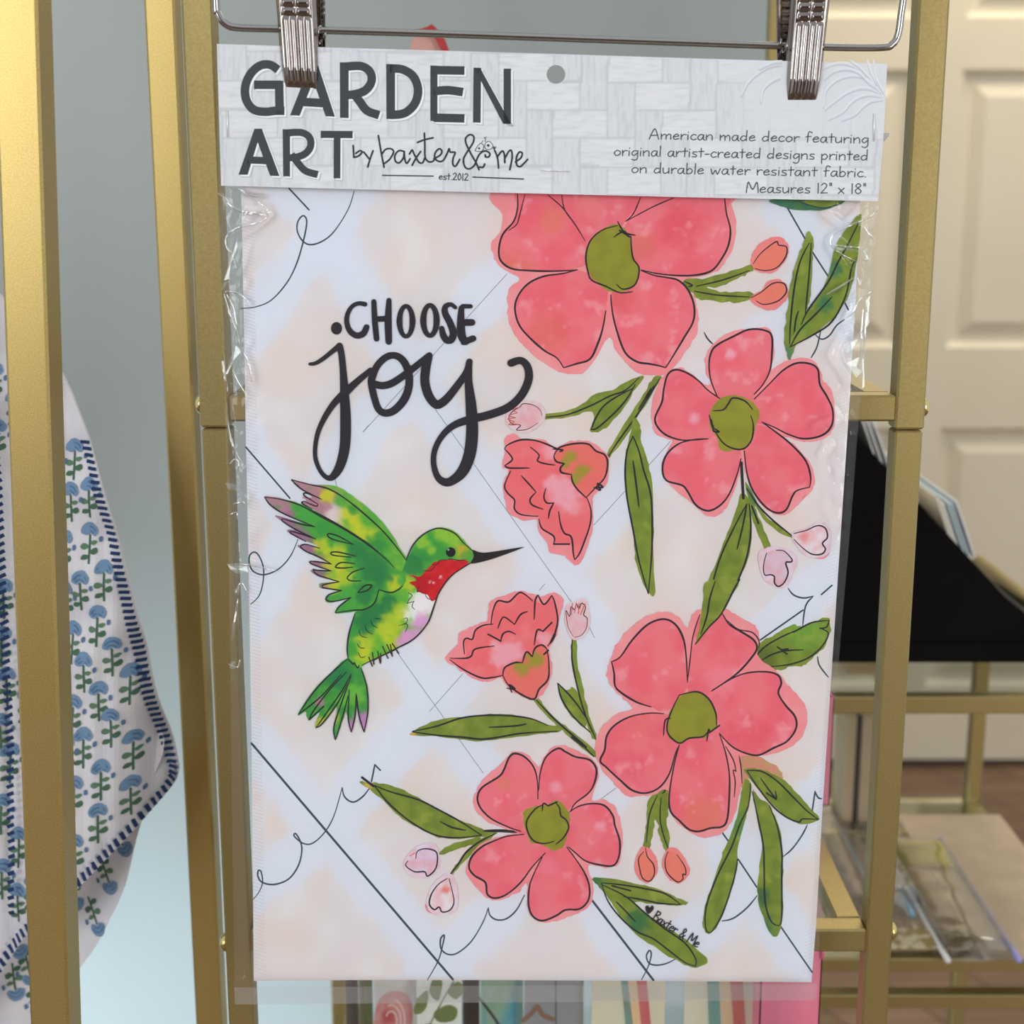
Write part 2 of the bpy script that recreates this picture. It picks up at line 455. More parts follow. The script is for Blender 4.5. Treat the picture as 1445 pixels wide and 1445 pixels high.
# a single-stroke handwriting: x height .55, capitals 1, descenders -.38
GL = {
 'A': (.72, '0,0 .33,1 .62,0/.12,.36 .56,.40'), 'B': (.6, '.08,0 .1,1/.05,.97 .4,.98 .45,.75 .15,.55 .5,.45 .5,.12 .08,0'),
 'M': (.85, '.02,0 .12,1 .42,.3 .68,1 .8,0'), 'a': (.55, '.42,.5 .2,.52 .05,.25 .15,.03 .32,.12 .43,.5/.43,.5 .42,.1 .52,.02'),
 'b': (.52, '.06,1 .07,.02/.07,.3 .25,.52 .43,.3 .28,.03 .07,.06'), 'c': (.46, '.4,.46 .22,.53 .05,.27 .18,.03 .42,.1'),
 'd': (.56, '.42,.42 .2,.48 .05,.22 .2,.02 .42,.2/.44,1 .43,.02'), 'e': (.5, '.06,.28 .4,.36 .28,.54 .07,.32 .15,.04 .43,.12'),
 'f': (.44, '.42,.9 .28,1 .17,.85 .15,.02/.02,.52 .36,.56'), 'g': (.54, '.43,.48 .2,.5 .05,.25 .2,.05 .42,.3/.44,.5 .43,-.2 .25,-.38 .06,-.3'),
 'i': (.22, '.09,.5 .09,.02/.1,.72 .11,.75'), 'l': (.2, '.09,1 .08,.02'), 'm': (.78, '.05,.53 .07,.02/.07,.3 .25,.5 .36,.4 .37,.02/.37,.3 .55,.52 .67,.4 .68,.02'),
 'n': (.54, '.05,.53 .07,.02/.07,.3 .26,.52 .42,.42 .44,.02'), 'o': (.54, '.25,.53 .06,.3 .18,.03 .4,.12 .46,.38 .25,.53'),
 'p': (.54, '.06,.52 .08,-.38/.07,.3 .25,.54 .45,.32 .28,.03 .08,.1'), 'r': (.42, '.06,.53 .08,.02/.08,.28 .22,.5 .4,.48'),
 's': (.44, '.37,.5 .14,.5 .1,.34 .34,.2 .3,.04 .05,.05'), 't': (.42, '.2,.85 .2,.02/.03,.54 .39,.57'), 'u': (.54, '.06,.52 .08,.12 .22,.02 .42,.2/.43,.53 .44,.02'),
 'w': (.7, '.04,.52 .16,.02 .33,.4 .47,.02 .63,.54'), 'x': (.46, '.05,.52 .4,.02/.4,.52 .04,.02'), '1': (.24, '.1,.95 .11,.02'),
 '2': (.54, '.08,.78 .24,.97 .42,.78 .3,.45 .06,.04/.06,.05 .48,.07'), '8': (.54, '.25,.55 .1,.75 .26,.97 .42,.78 .25,.55 .07,.27 .26,.02 .46,.24 .25,.55'),
 '0': (.5, '.24,.95 .07,.5 .2,.03 .42,.4 .24,.95'), '"': (.26, '.08,1 .09,.75/.18,1 .19,.75'), '-': (.4, '.05,.3 .34,.31'), '.': (.2, '.08,.04 .1,.02'),
 ' ': (.36, ''), '&': (.7, '.6,.02 .2,.7 .3,.97 .45,.75 .1,.25 .25,.02 .6,.4'), 'y': (.5, '.05,.52 .22,.1/.42,.54 .2,-.1 .05,-.35'), 'h': (.5, '.06,1 .07,.02/.07,.3 .26,.52 .42,.4 .43,.02'),
}
def write(art, text, p0, p1, hgt, w, col, slant=0.0):
    """p0, p1: baseline ends in photo pixels"""
    art.k += 1; lay = art.k
    W = sum(GL[c][0] for c in text) - .06
    dx, dy = p1[0]-p0[0], p1[1]-p0[1]; L = math.hypot(dx, dy); ux, uy = dx/L, dy/L; sc = L/W; x = 0
    for c in text:
        adv, st = GL[c]
        for t in (st.split('/') if st else []):
            q = []
            for a in t.split():
                a = a.split(','); gx = (x + float(a[0]))*sc + slant*float(a[1])*hgt; gy = float(a[1])*hgt
                q.append((p0[0]+ux*gx+uy*gy, p0[1]+uy*gx-ux*gy))
            art.stroke(q, w, col, lay=lay, n=4)
        x += adv
# ------------------------------------------------------------------ the printed garden flag
F_ = Art(FLAG); F_.gain = 1.04
LAT = [pt('P', t) for t in ('347,631 560,920 682,1091 836,1271 922,1383', '300,985 355,1049 639,1382', '408,266 436,296 614,577 806,849 839,900 1017,1172 1146,1372',
       '1111,293 1168,389 1230,480', '513,609 715,387 800,290', '440,1190 606,1004 653,951 769,824 838,741 946,623 1060,500 1200,340', '700,1290 849,1127 869,1112 1073,903 1180,810',
       '340,480 400,400 500,270', '340,880 420,760 512,609', '355,1260 440,1190 540,1070', '600,1383 700,1290', '905,1383 1010,1290 1190,1090')]
def dist(x, y, pl):
    best = 1e9
    for i in range(len(pl)-1):
        ax, ay = pl[i]; bx, by = pl[i+1]; dx, dy = bx-ax, by-ay
        t = max(0, min(1, ((x-ax)*dx+(y-ay)*dy)/(dx*dx+dy*dy))); best = min(best, math.hypot(x-ax-t*dx, y-ay-t*dy))
    return best
def flagbg(x, y):
    d = min(dist(x, y, l) for l in LAT) + 11*nz(x, y, 38, 1) + 5*nz(x, y, 12, 2)
    cell = mix((227,221,222), (231,218,213), sst(-.2, .5, nz(x, y, 90, 9)))
    cell = mix(cell, (231,230,232), sst(0, .5, nz(x, y, 55, 12))*.7)
    return mix((224,230,243), cell, sst(22, 46, d))
F_.sheet(pt('P', '332,120 337,200 341,300 344,450 347,620 351,800 355,1050 357,1250 358,1384 500,1383 700,1383 900,1384 1145,1386 1152,1300 1160,1150 1170,1000 1180,850 1190,700 1198,580 1207,430 1213,300 1220,180 1223,120'), flagbg, 8.0, .0005)
INK = (40,38,46); TEAL = (52,74,86); THIN = (140,142,156)
# lattice and scallop lines of the background
F_.lines('P', '513,609 715,387/614,577 806,849/830,882 839,900/946,623 838,741/769,824 761,833/653,951 606,1004/560,920 682,1091/869,1112 849,1127/512,610 520,600/473,676 476,690', .9, THIN, taper=False)
F_.lines('P', '347,631 409,703/1017,1172 1030,1190/1042,1213 1068,1252/1100,1305 1146,1372/1111,293 1136,337/1146,355 1168,389/1190,423 1197,437/408,266 436,296/1073,903 1133,861/1159,839 1174,826', 2.30, TEAL, taper=False)
F_.lines('P', '355,1049 639,1382/836,1271 922,1383', 3.22, TEAL, taper=False)
F_.lines('R1', '722,35 690,130 620,240 560,290 500,308 460,290 432,240 435,190 462,160 480,190 465,280 430,400 380,500 300,590 220,625 145,633', 2.18, TEAL)
F_.lines('R4', '435,510 400,590 350,650 300,680 250,690 205,670 187,630 190,590 215,575 240,600 260,660 255,740 235,800 195,840', 2.18, TEAL)
F_.lines('R7', '172,920 195,890 210,850 204,805 192,800 191,825 210,850 260,858 320,835 360,780 375,720 370,680 350,645 343,655 380,685 420,685 470,640 510,570 545,450/545,450 555,490 590,512 630,490 662,450/668,425 682,355/682,355 705,378', 2.30, TEAL)
F_.lines('S2', '445,1238 500,1140 525,1050 530,1010 512,1030 515,1080 550,1108 600,1100 670,1040 730,940 755,870/755,870 765,910 800,932 850,925 900,880 940,805', 2.30, TEAL)
F_.lines('S3', '380,1220 415,1150 430,1090 420,1070 405,1100 420,1135 460,1145 510,1135 560,1110/790,920 850,905 920,850 970,790/1105,590 1150,550 1200,480 1225,430/1250,360 1265,260/1265,260 1280,290 1300,297', 2.30, TEAL)
F_.lines('R6', '910,1120 940,1155 990,1170 1040,1160/1035,1165 1000,1210 985,1310', 2.30, TEAL)
F_.lines('S1', '1205,385 1215,430 1260,490', 2.30, TEAL)
F_.lines('R3', '955,885 985,830 1005,745/975,765 1010,790 1050,770 1085,720 1125,690/410,755 430,790 455,815', 2.30, TEAL)

def blobs(base, bl, amp=0.0, alt=None, ns=22, seed=0, hl=None, hs=.5):
    def f(x, y):
        c = base
        if alt is not None: c = mix(c, alt, amp*sst(-.35, .45, nz(x, y, ns, seed) + .4*nz(x, y, ns*.35, seed+3)))
        for bx, by, r, col, st in bl:
            d = math.hypot(x-bx, y-by)/r + .35*nz(x, y, 9, seed+5)
            if d < 1: c = mix(c, col, st*(1-sst(.35, 1, d)))
        if hl is not None:
            t = sst(.28, .62, nz(x, y, 26, seed+11) + .45*nz(x, y, 8, seed+13)); c = mix(c, hl, t*hs)
        return c
    return f
HALO = blobs((244,158,162), [], .6, (240,138,146), 30, 1)
def petalc(seed, bl=()):
    return blobs((239,126,138), list(bl), .75, (237,104,122), 40, seed, hl=(248,172,182), hs=.6)
OLIVE = blobs((152,156,50), [], .6, (136,140,44), 20, 5)
def leafc(seed=0, bl=()): return blobs((132,150,54), list(bl), .8, (110,132,46), 16, seed, hl=(160,172,70), hs=.55)
W0 = 2.75
def leaf(crop, fills, ln, w=W0, seed=0, bl=(), rag=1.3, colf=None):
    for t in fills.split('/'):
        F_.fill(smooth(pt(crop, t), True), colf or leafc(seed, bl), 4, rag=rag)
    if ln: F_.lines(crop, ln, w, INK)

# leaves that lie behind the flowers
leaf('R3', '290,490 400,480 520,450 640,412 665,432 600,470 500,520 425,532 520,550 650,550 640,592 540,602 440,596 380,584 340,545', '310,495 350,515 330,522/370,520 480,495 560,470 640,440/360,545 480,565 640,575', 2.16, 3, [(960,410,12,(150,165,60),.8)], rag=2.2)
leaf('R2', '415,1195 420,1172 520,1160 620,1120 680,1070 770,1050 830,1015 935,975 880,1060 840,1130 780,1200 730,1250 660,1258 680,1190 670,1165 640,1160 540,1190', '420,1188 540,1175 660,1130 760,1080 840,1050 910,985/880,1040 800,1080 730,1130 690,1190 665,1250/665,1250 700,1240 790,1160 850,1090 890,1020', 2.40, 4)
leaf('R2', '985,985 1022,985 970,1080 900,1190 840,1290 760,1390 745,1372 830,1230 900,1120 950,1040', '1015,990 960,1080 890,1190 810,1300 745,1400/970,1040 930,1110 905,1150/985,1030 945,1095', 2.40, 5)
leaf('R6', '105,330 130,250 155,290 165,380 200,490 220,620 225,800 222,950 230,1140 205,1150 165,1080 130,970 120,800 85,660 75,500 90,400', '120,345 90,420 80,530 90,660 120,820 150,980 198,1148/120,345 150,420 175,520 210,640 218,800 215,950 198,1148/120,470 135,580 150,705', 2.76, 6)
leaf('R6', '690,580 720,620 790,740 860,800 940,858 900,855 800,785 740,700 780,800 822,910 790,920 740,800 715,700', '700,610 760,700 840,780 940,860/725,700 760,790', 2.64, 8, [(1060,705,25,(60,120,80),.6)])
F_.fill(smooth(pt('R6','670,640 700,650 720,700 726,860 704,980 644,1110 584,1240 510,1330 450,1402 458,1300 475,1200 500,1090 550,970 600,840 640,740'), True), leafc(9), 4, rag=1.2)
leaf('S1', '870,420 910,320 990,270 1080,225 1130,230 1200,205 1270,190 1262,290 1200,370 1150,420 1060,440 960,460 900,450', '880,400 930,340 1010,290 1110,245/1080,262 1110,245 1180,210 1265,200/1265,200 1250,235 1215,240/1215,240 1260,265 1230,330 1160,390 1060,425 920,440/910,410 970,375 1040,355 1135,350/1000,335 1050,372/1020,350 1055,345', 2.28, 10, [(1135,890,40,(118,168,62),.8), (1080,930,25,(92,110,40),.8)], rag=2.4)
F_.fill(smooth(pt('S1', '800,880 900,895 1000,950 1030,1010 960,1010 860,1000 820,1060'), True), blobs((196,160,110), [], .8, (222,140,130), 14, 3), 5, rag=2)
leaf('S1', '830,960 900,958 960,975 1030,1010 1100,1080 1180,1170 1215,1210 1150,1240 1080,1222 1000,1160 930,1090 870,1020', '845,965 920,970 1000,1020 1080,1100 1150,1170 1210,1215/1210,1215 1130,1212 1110,1228 1050,1205 980,1150 900,1050 845,965/915,1005 990,1105 990,1070/945,1080 995,1112', 2.40, 11)
leaf('S3', '905,200 940,220 930,330 900,430 870,560 870,640 840,760 780,920 730,985 698,962 693,900 718,790 780,620 800,560 850,440 880,320', '935,220 925,330 880,430 840,540 780,660 730,780 705,880 710,965 735,978/735,978 790,890 850,710 870,600', 2.40, 12, [(1040,1165,30,(84,140,70),.7)])
leaf('S3', '945,250 980,290 1030,330 1080,430 1100,560 1100,700 1097,930 1050,1000 1000,900 970,790 980,640 995,530 970,400', '1030,330 1070,430 1095,560 1095,700 1095,900 1080,945/1080,945 1040,920 1010,820 1005,640 1000,530 970,380 945,260', 2.52, 13, [(1075,1265,18,(60,100,60),.8), (1070,1310,30,(60,112,78),.75)])
leaf('S3', '500,220 522,300 515,400 522,552 490,552 470,470 455,400 440,440 420,552 390,552 400,440 410,330 450,250', '460,280 420,380 405,520/480,290 475,400 495,490 520,560/480,240 500,255 485,270', 1.92, 14, rag=2.2)
leaf('S3', '130,702 220,700 350,730 460,755 560,800 620,828 560,842 460,834 345,822 400,875 500,945 600,1010 712,1108 700,1142 650,1158 560,1122 460,1062 350,985 280,905 215,810 165,750', '175,725 280,735 400,755 500,780 580,835/580,835 480,830 380,810 290,795/175,725 210,820 280,910 360,975 440,1010 520,1070 600,1130 655,1150/655,1150 655,1110 600,1030 500,960 400,880 300,795 180,735/250,820 300,870 350,925/230,740 325,765', 2.40, 15, [(900,1300,24,(50,112,72),.8), (842,1243,16,(60,118,66),.8)])
leaf('S2', '100,228 150,232 200,235 300,260 420,320 540,388 640,436 740,473 800,490 720,512 600,517 500,512 400,465 300,404 220,322 150,268', '160,240 260,280 400,320 520,380 620,435 720,500/510,430 570,460 640,475/140,225 180,255 240,330 330,410 430,475 520,508 620,512 720,500', 2.52, 16, [(520,1106,10,(226,180,90),.8)])
F_.lines('S2', '112,206 150,235 170,250', 3.6, INK, taper=False)
leaf('S2', '705,512 560,550 510,580 518,602 620,562 700,542/790,488 700,530 640,590 590,650 550,718 600,672 680,582 760,522', '790,492 700,540 640,590 600,650 545,718', 2.64, 17)
F_.lines('S2', '735,478 830,478 925,485', 4.2, INK)
leaf('R8', '70,785 100,755 200,710 350,690 500,678 640,688 760,730 840,738 830,768 700,782 560,802 430,817 300,804 200,792', '80,765 200,740 320,700 430,685 560,685 680,700 770,735/80,768 200,785 330,795 430,805 520,795 640,775 820,765/470,745 600,738 660,728', 2.64, 18, [(582,1037,8,(226,180,90),.8)])
leaf('R8', '690,600 720,598 800,690 900,770 1012,868 1004,897 900,812 800,722', '710,605 800,700 900,790 1005,895/880,770 965,845/890,795 950,842', 2.64, 19)
leaf('R8', '895,282 913,288 922,420 952,560 982,680 1018,800 990,785 960,700 930,580 895,440 888,360/820,520 860,565 895,540 940,600 972,700 950,742 900,700 845,620', '895,285 893,400 920,540 960,680 1015,805/820,520 840,600 900,690 985,770/820,520 870,570 920,630 960,690', 2.40, 20, rag=1.8)

# the five open flowers
def flowerlines(crop, halo, fills, lns, thin, center, cline, seed, bl=(), w=W0, cw=None):
    """halo: outer wash; fills: the petals' darker wash; lns: pen outlines"""
    F_.fill(smooth(halo if not isinstance(halo, str) else pt(crop, halo), True), HALO, 7, rag=1.7)
    for i, (cr, t) in enumerate(fills):
        F_.fill(smooth(pt(cr, t), True), petalc(seed*7+i, bl), 5, rag=.6)
    for cr, t in lns: F_.lines(cr, t, w, INK)
    if thin: F_.lines(crop, thin, w*.62, INK)
    F_.fill(smooth(pt(center[0], center[1]), True), OLIVE, 5, rag=1.8)
    F_.lines(center[0], cline, cw or w*.9, INK)
f1 = ['290,30 290,120 270,190 215,255 195,330 205,390 260,430 350,440 450,443 560,438 680,380 660,250 560,30',
      '765,565 775,660 800,760 840,860 900,905 960,915 1010,925 1045,935 1080,880 1140,780 1185,700 1190,620 1160,540 1110,490 1050,475 990,465 860,430',
      '590,436 520,455 420,470 340,510 290,575 277,640 300,720 360,790 430,850 490,885 525,935 590,915 660,890 700,810 725,730 740,645 740,500',
      '900,30 870,150 830,250 850,400 920,437 1000,455 1100,465 1200,463 1280,440 1330,380 1365,310 1375,230 1355,150 1345,30', '540,30 580,180 650,270 740,260 840,190 890,30']
flowerlines('R2', '230,20 215,160 200,240 155,300 165,360 200,420 300,480 245,530 240,620 250,710 300,800 380,880 480,945 590,972 660,930 755,780 790,850 850,920 900,960 990,977 1060,960 1120,890 1195,780 1212,690 1190,580 1130,500 1280,456 1330,420 1390,320 1405,200 1380,100 1372,20',
  [('R2', t) for t in f1],
  [('R2', '290,50 290,120 270,190 215,255 195,330 205,390 260,430 350,440 450,443 545,440 595,436'), ('R2', '1345,70 1355,150 1375,230 1365,310 1330,380 1280,440 1200,463 1100,465 1000,455 920,437'),
   ('R2', '595,436 520,455 420,470 340,510 290,575 277,640 300,720 360,790 430,850 490,885 525,935/525,935 590,915 660,890 700,810 725,730 740,645'),
   ('R2', '765,565 775,660 800,760 840,860 900,905 960,915 1010,925 1045,935/1045,935 1080,880 1140,780 1185,700 1190,620 1160,540 1110,490 1050,475 990,465 920,440')],
  '328,50 300,160 285,205 245,235/515,55 530,130 580,200 635,290/445,55 510,110 560,170/920,60 880,150 840,190/1085,70 980,115 840,190',
  ('R2', '638,340 680,260 740,218 800,206 850,245 872,300 877,370 908,420 907,470 870,525 820,548 740,535 680,490 650,440'),
  '800,190 835,245 890,260/810,235 862,268/780,270 830,240 855,268/868,265 870,320 880,380 910,430 890,510 830,535 795,510/800,210 720,235 660,290 638,370 650,450 670,490 740,520 810,552 875,548',
  1, [(722,385,40,(224,120,92),.6), (780,310,30,(230,128,104),.55), (960,325,40,(224,86,98),.5), (775,470,40,(224,110,92),.45), (880,420,30,(226,96,100),.5), (830,290,30,(240,138,140),.6), (905,345,30,(224,128,110),.6)])
flowerlines('R3', pt('R3', '415,900 430,850 460,810 540,752 650,733 735,735 762,780 768,860 752,945 820,905 900,884 960,895 1005,950 1015,1000 1055,1040 1072,1130 1078,1200 1050,1275 980,1308 900,1310') + pt('R6', '850,340 960,405 1036,510 1042,600 1000,655 950,705 890,748 800,722 745,650 695,540 680,500 620,665 560,742 500,752 440,704 340,622 278,550 266,490 300,410 320,368 240,335 213,250 223,150 270,45 340,-2 400,10 480,80') + pt('R3', '440,1010 420,960'),
  [('R3', '485,1090 430,1050 380,1000 320,960 265,945 225,970 205,1040 195,1110 160,1190 175,1240 220,1280 290,1303 360,1303 440,1297 540,1230'),
   ('R3', '475,1080 445,1000 435,920 445,860 475,820 560,775 640,740 720,745 755,775 755,870 745,950 710,1020 640,1110 540,1130'),
   ('R3', '640,1120 740,1020 810,950 880,912 950,915 990,945 1000,1020 1035,1080 1065,1150 1060,1230 1010,1280 920,1297 840,1275 770,1240 640,1200'),
   ('R6', '690,290 780,290 850,325 930,390 1000,470 1025,550 1020,605 960,620 935,645 900,720 850,735 790,700 730,620 700,530 682,420'),
   ('R6', '620,360 500,358 430,362 350,385 290,440 270,510 290,570 370,595 400,630 440,695 500,725 560,700 610,640 650,540 672,440')],
  [('R3', '490,1092 430,1050 380,1000 320,960 265,945 225,970 205,1040 195,1110 160,1190 175,1240 220,1280 290,1303 360,1303 430,1297'),
   ('R3', '478,1085 445,1000 435,920 445,860 475,820 560,775 640,740 720,745 755,775 755,870 745,950 710,1020 665,1070'),
   ('R3', '665,1095 740,1020 810,950 880,912 950,915 990,945 1000,1020 1035,1080 1065,1150 1060,1230 1010,1280 920,1297 840,1275 770,1240 705,1212'),
   ('R6', '780,275 850,325 930,390 1000,470 1025,550 1020,605/1020,605 960,620 935,645 900,720 850,735 790,700 730,620 700,530 687,420'),
   ('R6', '500,358 430,362 350,385 290,440 270,510 290,570 370,595 400,630 440,695 500,725 560,700 610,640 650,540 670,460')], '',
  ('R6', '522,200 560,155 640,135 720,165 768,230 742,290 727,370 660,412 570,418 545,350 508,290 515,230'),
  '530,215 580,210 605,180 630,150 690,165 730,210/720,240 733,290 725,360 690,405 640,410 580,380 535,315/508,236 525,300 520,260/525,300 558,322 530,318 530,290', 2,
  [(1030,500,10,(246,190,210),.8), (980,590,11,(246,180,200),.8)])
F_.lines('R6', '672,480 682,660', 4.0, INK)
F_.lines('R6', '700,690 640,800 570,950 530,1080 510,1200 470,1340/712,690 720,820 700,960 640,1110 560,1240 440,1405/700,690 680,800 650,920', 2.4, INK)
flowerlines('S1', '128,480 150,400 175,330 250,235 340,175 420,155 490,178 540,235 560,190 600,145 720,135 800,175 885,230 910,290 898,370 1000,465 1062,540 1135,620 1152,690 1132,780 1070,842 950,888 810,895 824,990 804,1100 784,1180 730,1275 650,1308 560,1284 480,1214 445,1150 438,1060 370,1085 300,1098 230,1088 140,1004 78,900 73,820 108,740 180,676 260,650 230,612 160,545',
  [('S1', '355,640 280,615 200,565 172,530 168,470 155,410 200,385 260,300 340,220 420,193 480,220 520,290 535,380 542,540 440,660'),
   ('S1', '545,560 555,400 570,280 605,170 720,165 755,220 820,260 880,300 895,345 860,400 800,465 740,510 640,590'),
   ('S1', '640,590 780,490 860,465 950,462 1005,480 1020,520 1005,570 1040,630 1090,690 1095,750 1050,815 980,850 910,885 850,880 780,850 735,810 660,740'),
   ('S1', '420,675 350,672 250,690 170,735 130,790 120,860 97,915 130,950 200,1015 260,1065 330,1080 400,1050 450,980 480,880 500,800 480,700'),
   ('S1', '510,810 475,930 450,1080 455,1170 500,1220 550,1265 600,1275 660,1258 720,1250 745,1210 755,1100 755,980 735,870 690,760')],
  [('S1', '355,640 280,615 200,565 172,530 168,470 155,410/155,410 200,385 260,300 340,220 420,193 480,220 520,290 535,380 542,515'),
   ('S1', '720,165 755,220 820,260 880,300 895,345 860,400 800,465 740,510 665,560'),
   ('S1', '670,555 780,490 860,465 950,462 1005,480 1020,520 1005,570 1040,630 1090,690 1095,750 1050,815 980,850 910,885 850,880 780,850 735,810 705,775'),
   ('S1', '500,835 475,930 450,1080 455,1170 500,1220 550,1265 600,1275 660,1258 720,1250 745,1210 755,1100 755,980 735,870 705,780'),
   ('S1', '420,675 350,672 250,690 170,735 130,790 120,860 97,915 130,950 200,1015 260,1065 330,1080 400,1050 450,980 480,880 500,835')],
  '542,515 555,400 570,280 605,170/745,200 800,245 870,260 905,300 905,340/735,840 775,910 790,970/790,970 775,965 785,1020 780,1100/805,890 815,950 820,1030',
  ('S1', '440,720 465,640 510,580 580,561 640,588 682,650 693,740 650,772 630,797 560,797 500,827 448,790'),
  '500,580 470,640 440,720 445,780 500,825 550,800 620,792 650,760/500,580 590,563 650,600 685,670 690,735/640,815 650,755 655,775/655,770 705,735/420,785 428,710 455,698', 3,
  [(1020,960,30,(246,150,165),.6), (990,1150,40,(226,130,100),.6), (900,1010,40,(236,110,112),.4), (1060,1040,40,(232,80,104),.45), (890,1080,30,(228,84,110),.4)])
# the leaf from the flower above runs over this one's upper petal
F_.fill(smooth(pt('S1', '640,0 800,0 760,80 720,150 650,240 585,322 600,250 610,180 622,90'), True), leafc(9), 4, rag=.8)
F_.lines('S1', '683,0 655,90 640,180 610,270/810,-10 785,30 715,165 650,235 580,322', 2.5, INK)
flowerlines('S2', '676,320 696,270 738,205 830,125 880,76 940,80 1000,138 1018,140 1050,85 1110,40 1180,55 1262,98 1314,150 1314,222 1280,318 1340,316 1402,358 1434,450 1438,560 1420,645 1370,664 1265,655 1288,740 1284,830 1240,884 1160,915 1080,944 1000,934 955,880 950,745 900,795 800,834 740,814 700,772 645,690 656,620 716,540 850,500 900,484 760,436 696,382',
  [('S2', '960,500 850,455 770,415 715,360 700,305 725,255 810,200 835,165 860,105 890,83 940,100 985,150 1005,220 1010,360'),
   ('S2', '1012,360 1020,180 1050,100 1110,57 1150,75 1200,100 1270,115 1305,160 1300,220 1270,280 1200,335 1120,400'),
   ('S2', '1130,420 1220,350 1290,338 1350,350 1390,400 1400,450 1425,530 1420,610 1390,655 1320,650 1250,630 1200,590 1120,520'),
   ('S2', '1000,500 935,495 850,505 780,530 720,560 670,610 657,665 685,705 740,740 750,800 790,820 850,800 920,740 980,660 1060,570'),
   ('S2', '1060,570 990,690 965,760 960,850 980,910 1030,935 1100,910 1150,880 1220,875 1265,830 1270,760 1245,690 1200,620 1120,530')],
  [('S2', '920,480 850,455 770,415 715,360 700,305 725,255 810,200 835,165 860,105 890,83 940,100 985,150 1005,220 1008,315'),
   ('S2', '1012,270 1020,180 1050,100 1110,57 1150,75 1200,100 1270,115 1305,160 1300,220 1270,280 1200,335 1175,375'),
   ('S2', '1170,380 1220,350 1290,338 1350,350 1390,400 1400,450 1425,530 1420,610 1390,655 1320,650 1250,630 1200,590 1165,560'),
   ('S2', '1030,610 990,690 965,760 960,850 980,910 1030,935 1100,910 1150,880 1220,875 1265,830 1270,760 1245,690 1200,620 1155,560'),
   ('S2', '935,495 850,505 780,530 720,560 670,610 657,665 685,705 740,740 750,800 790,820 850,800 920,740 980,660 1045,590')], '',
  ('S2', '940,375 1040,348 1110,328 1162,370 1168,440 1152,520 1132,562 1080,577 1040,547 980,537 943,470'),
  '1030,345 990,370 950,430 960,490 990,530 1040,542 1090,530/1100,335 1118,360 1125,400 1150,420 1165,460 1140,510 1100,545/1030,375 1036,338 1060,350/1060,350 1105,330', 4,
  [(712,1105,14,(220,140,100),.5), (848,1165,11,(246,170,190),.8), (784,1110,12,(247,180,200),.7), (772,1220,18,(244,140,160),.6)])

# two side-on blossoms
PK2 = blobs((236,104,110), [(650+30,0,1,(0,0,0),0)], .8, (240,124,128), 18, 31, hl=(244,150,160), hs=.5)
def blossom(crop, halo, inner, light, calyx, gr, ln, cal_ln):
    F_.fill(smooth(pt(crop, halo), True), blobs((243,150,156), [], .5, (240,136,142), 20, 2), 6, rag=1.6)
    ox, oy, k = CROP[crop]
    F_.fill(smooth(pt(crop, inner), True), blobs((238,114,120), [(ox+x/k, oy+y/k, r, (240,172,186), .95) for x, y, r in light], .7, (240,122,126), 16, 33, hl=(243,146,156), hs=.4), 4, rag=.8)
    F_.fill(smooth(pt(crop, calyx), True), blobs((235,122,110), [(ox+x/k, oy+y/k, r, (160,156,56), .95) for x, y, r in gr], .5, (240,110,112), 16, 35), 3.5, rag=.6)
    F_.lines(crop, ln, 2.4, INK); F_.lines(crop, cal_ln, 2.6, INK)
blossom('R5', '405,210 455,186 500,212 600,218 660,256 740,226 850,232 922,288 938,340 924,440 885,482 852,520 858,640 834,740 798,834 765,858 720,824 690,804 640,794 616,740 576,680 566,624 500,634 428,594 408,530 396,440 428,372 392,352 408,270',
  '410,265 480,222 550,222 640,250 690,275 860,450 825,515 845,580 840,650 810,740 762,830 745,750 660,750 655,710 595,670 575,608 490,600 455,570 455,525 420,490 405,450 430,365 405,350 440,320 440,305',
  [(700,480,30), (740,540,22), (640,280,16), (650,440,16)], '655,305 665,280 690,255 760,238 830,240 870,275 915,295 930,340 915,410 870,460 820,513 775,470 750,430 745,395 695,385 690,360 710,340 670,330', [(735,310,14), (760,420,12), (800,380,14), (715,340,9)],
  '690,272 620,240 550,220 480,220 420,245 405,265/405,265 440,305 440,325 405,350/405,350 430,362 530,362/535,255 580,295 572,325 610,340 660,347/435,378 405,450 420,490 455,525 455,570 490,600 575,608/490,402 530,445 565,485/565,485 535,520 545,550 600,572/615,465 605,510 620,540 655,540/655,540 635,580 628,620/580,620 595,670 655,710 655,750/655,750 735,750/680,585 690,650 710,695 745,715 755,800 762,830/825,515 845,580 840,650 810,740 785,800 762,830/585,228 640,250 680,268',
  '655,305 665,280 690,255 760,238 830,240 870,275 915,295 930,340 915,410 870,460 820,513/820,513 775,470 750,430 745,395/745,395 695,385 690,360 710,340/710,340 670,330 655,305/860,462 905,460 878,442 892,474 870,466/650,265 700,270 685,280')
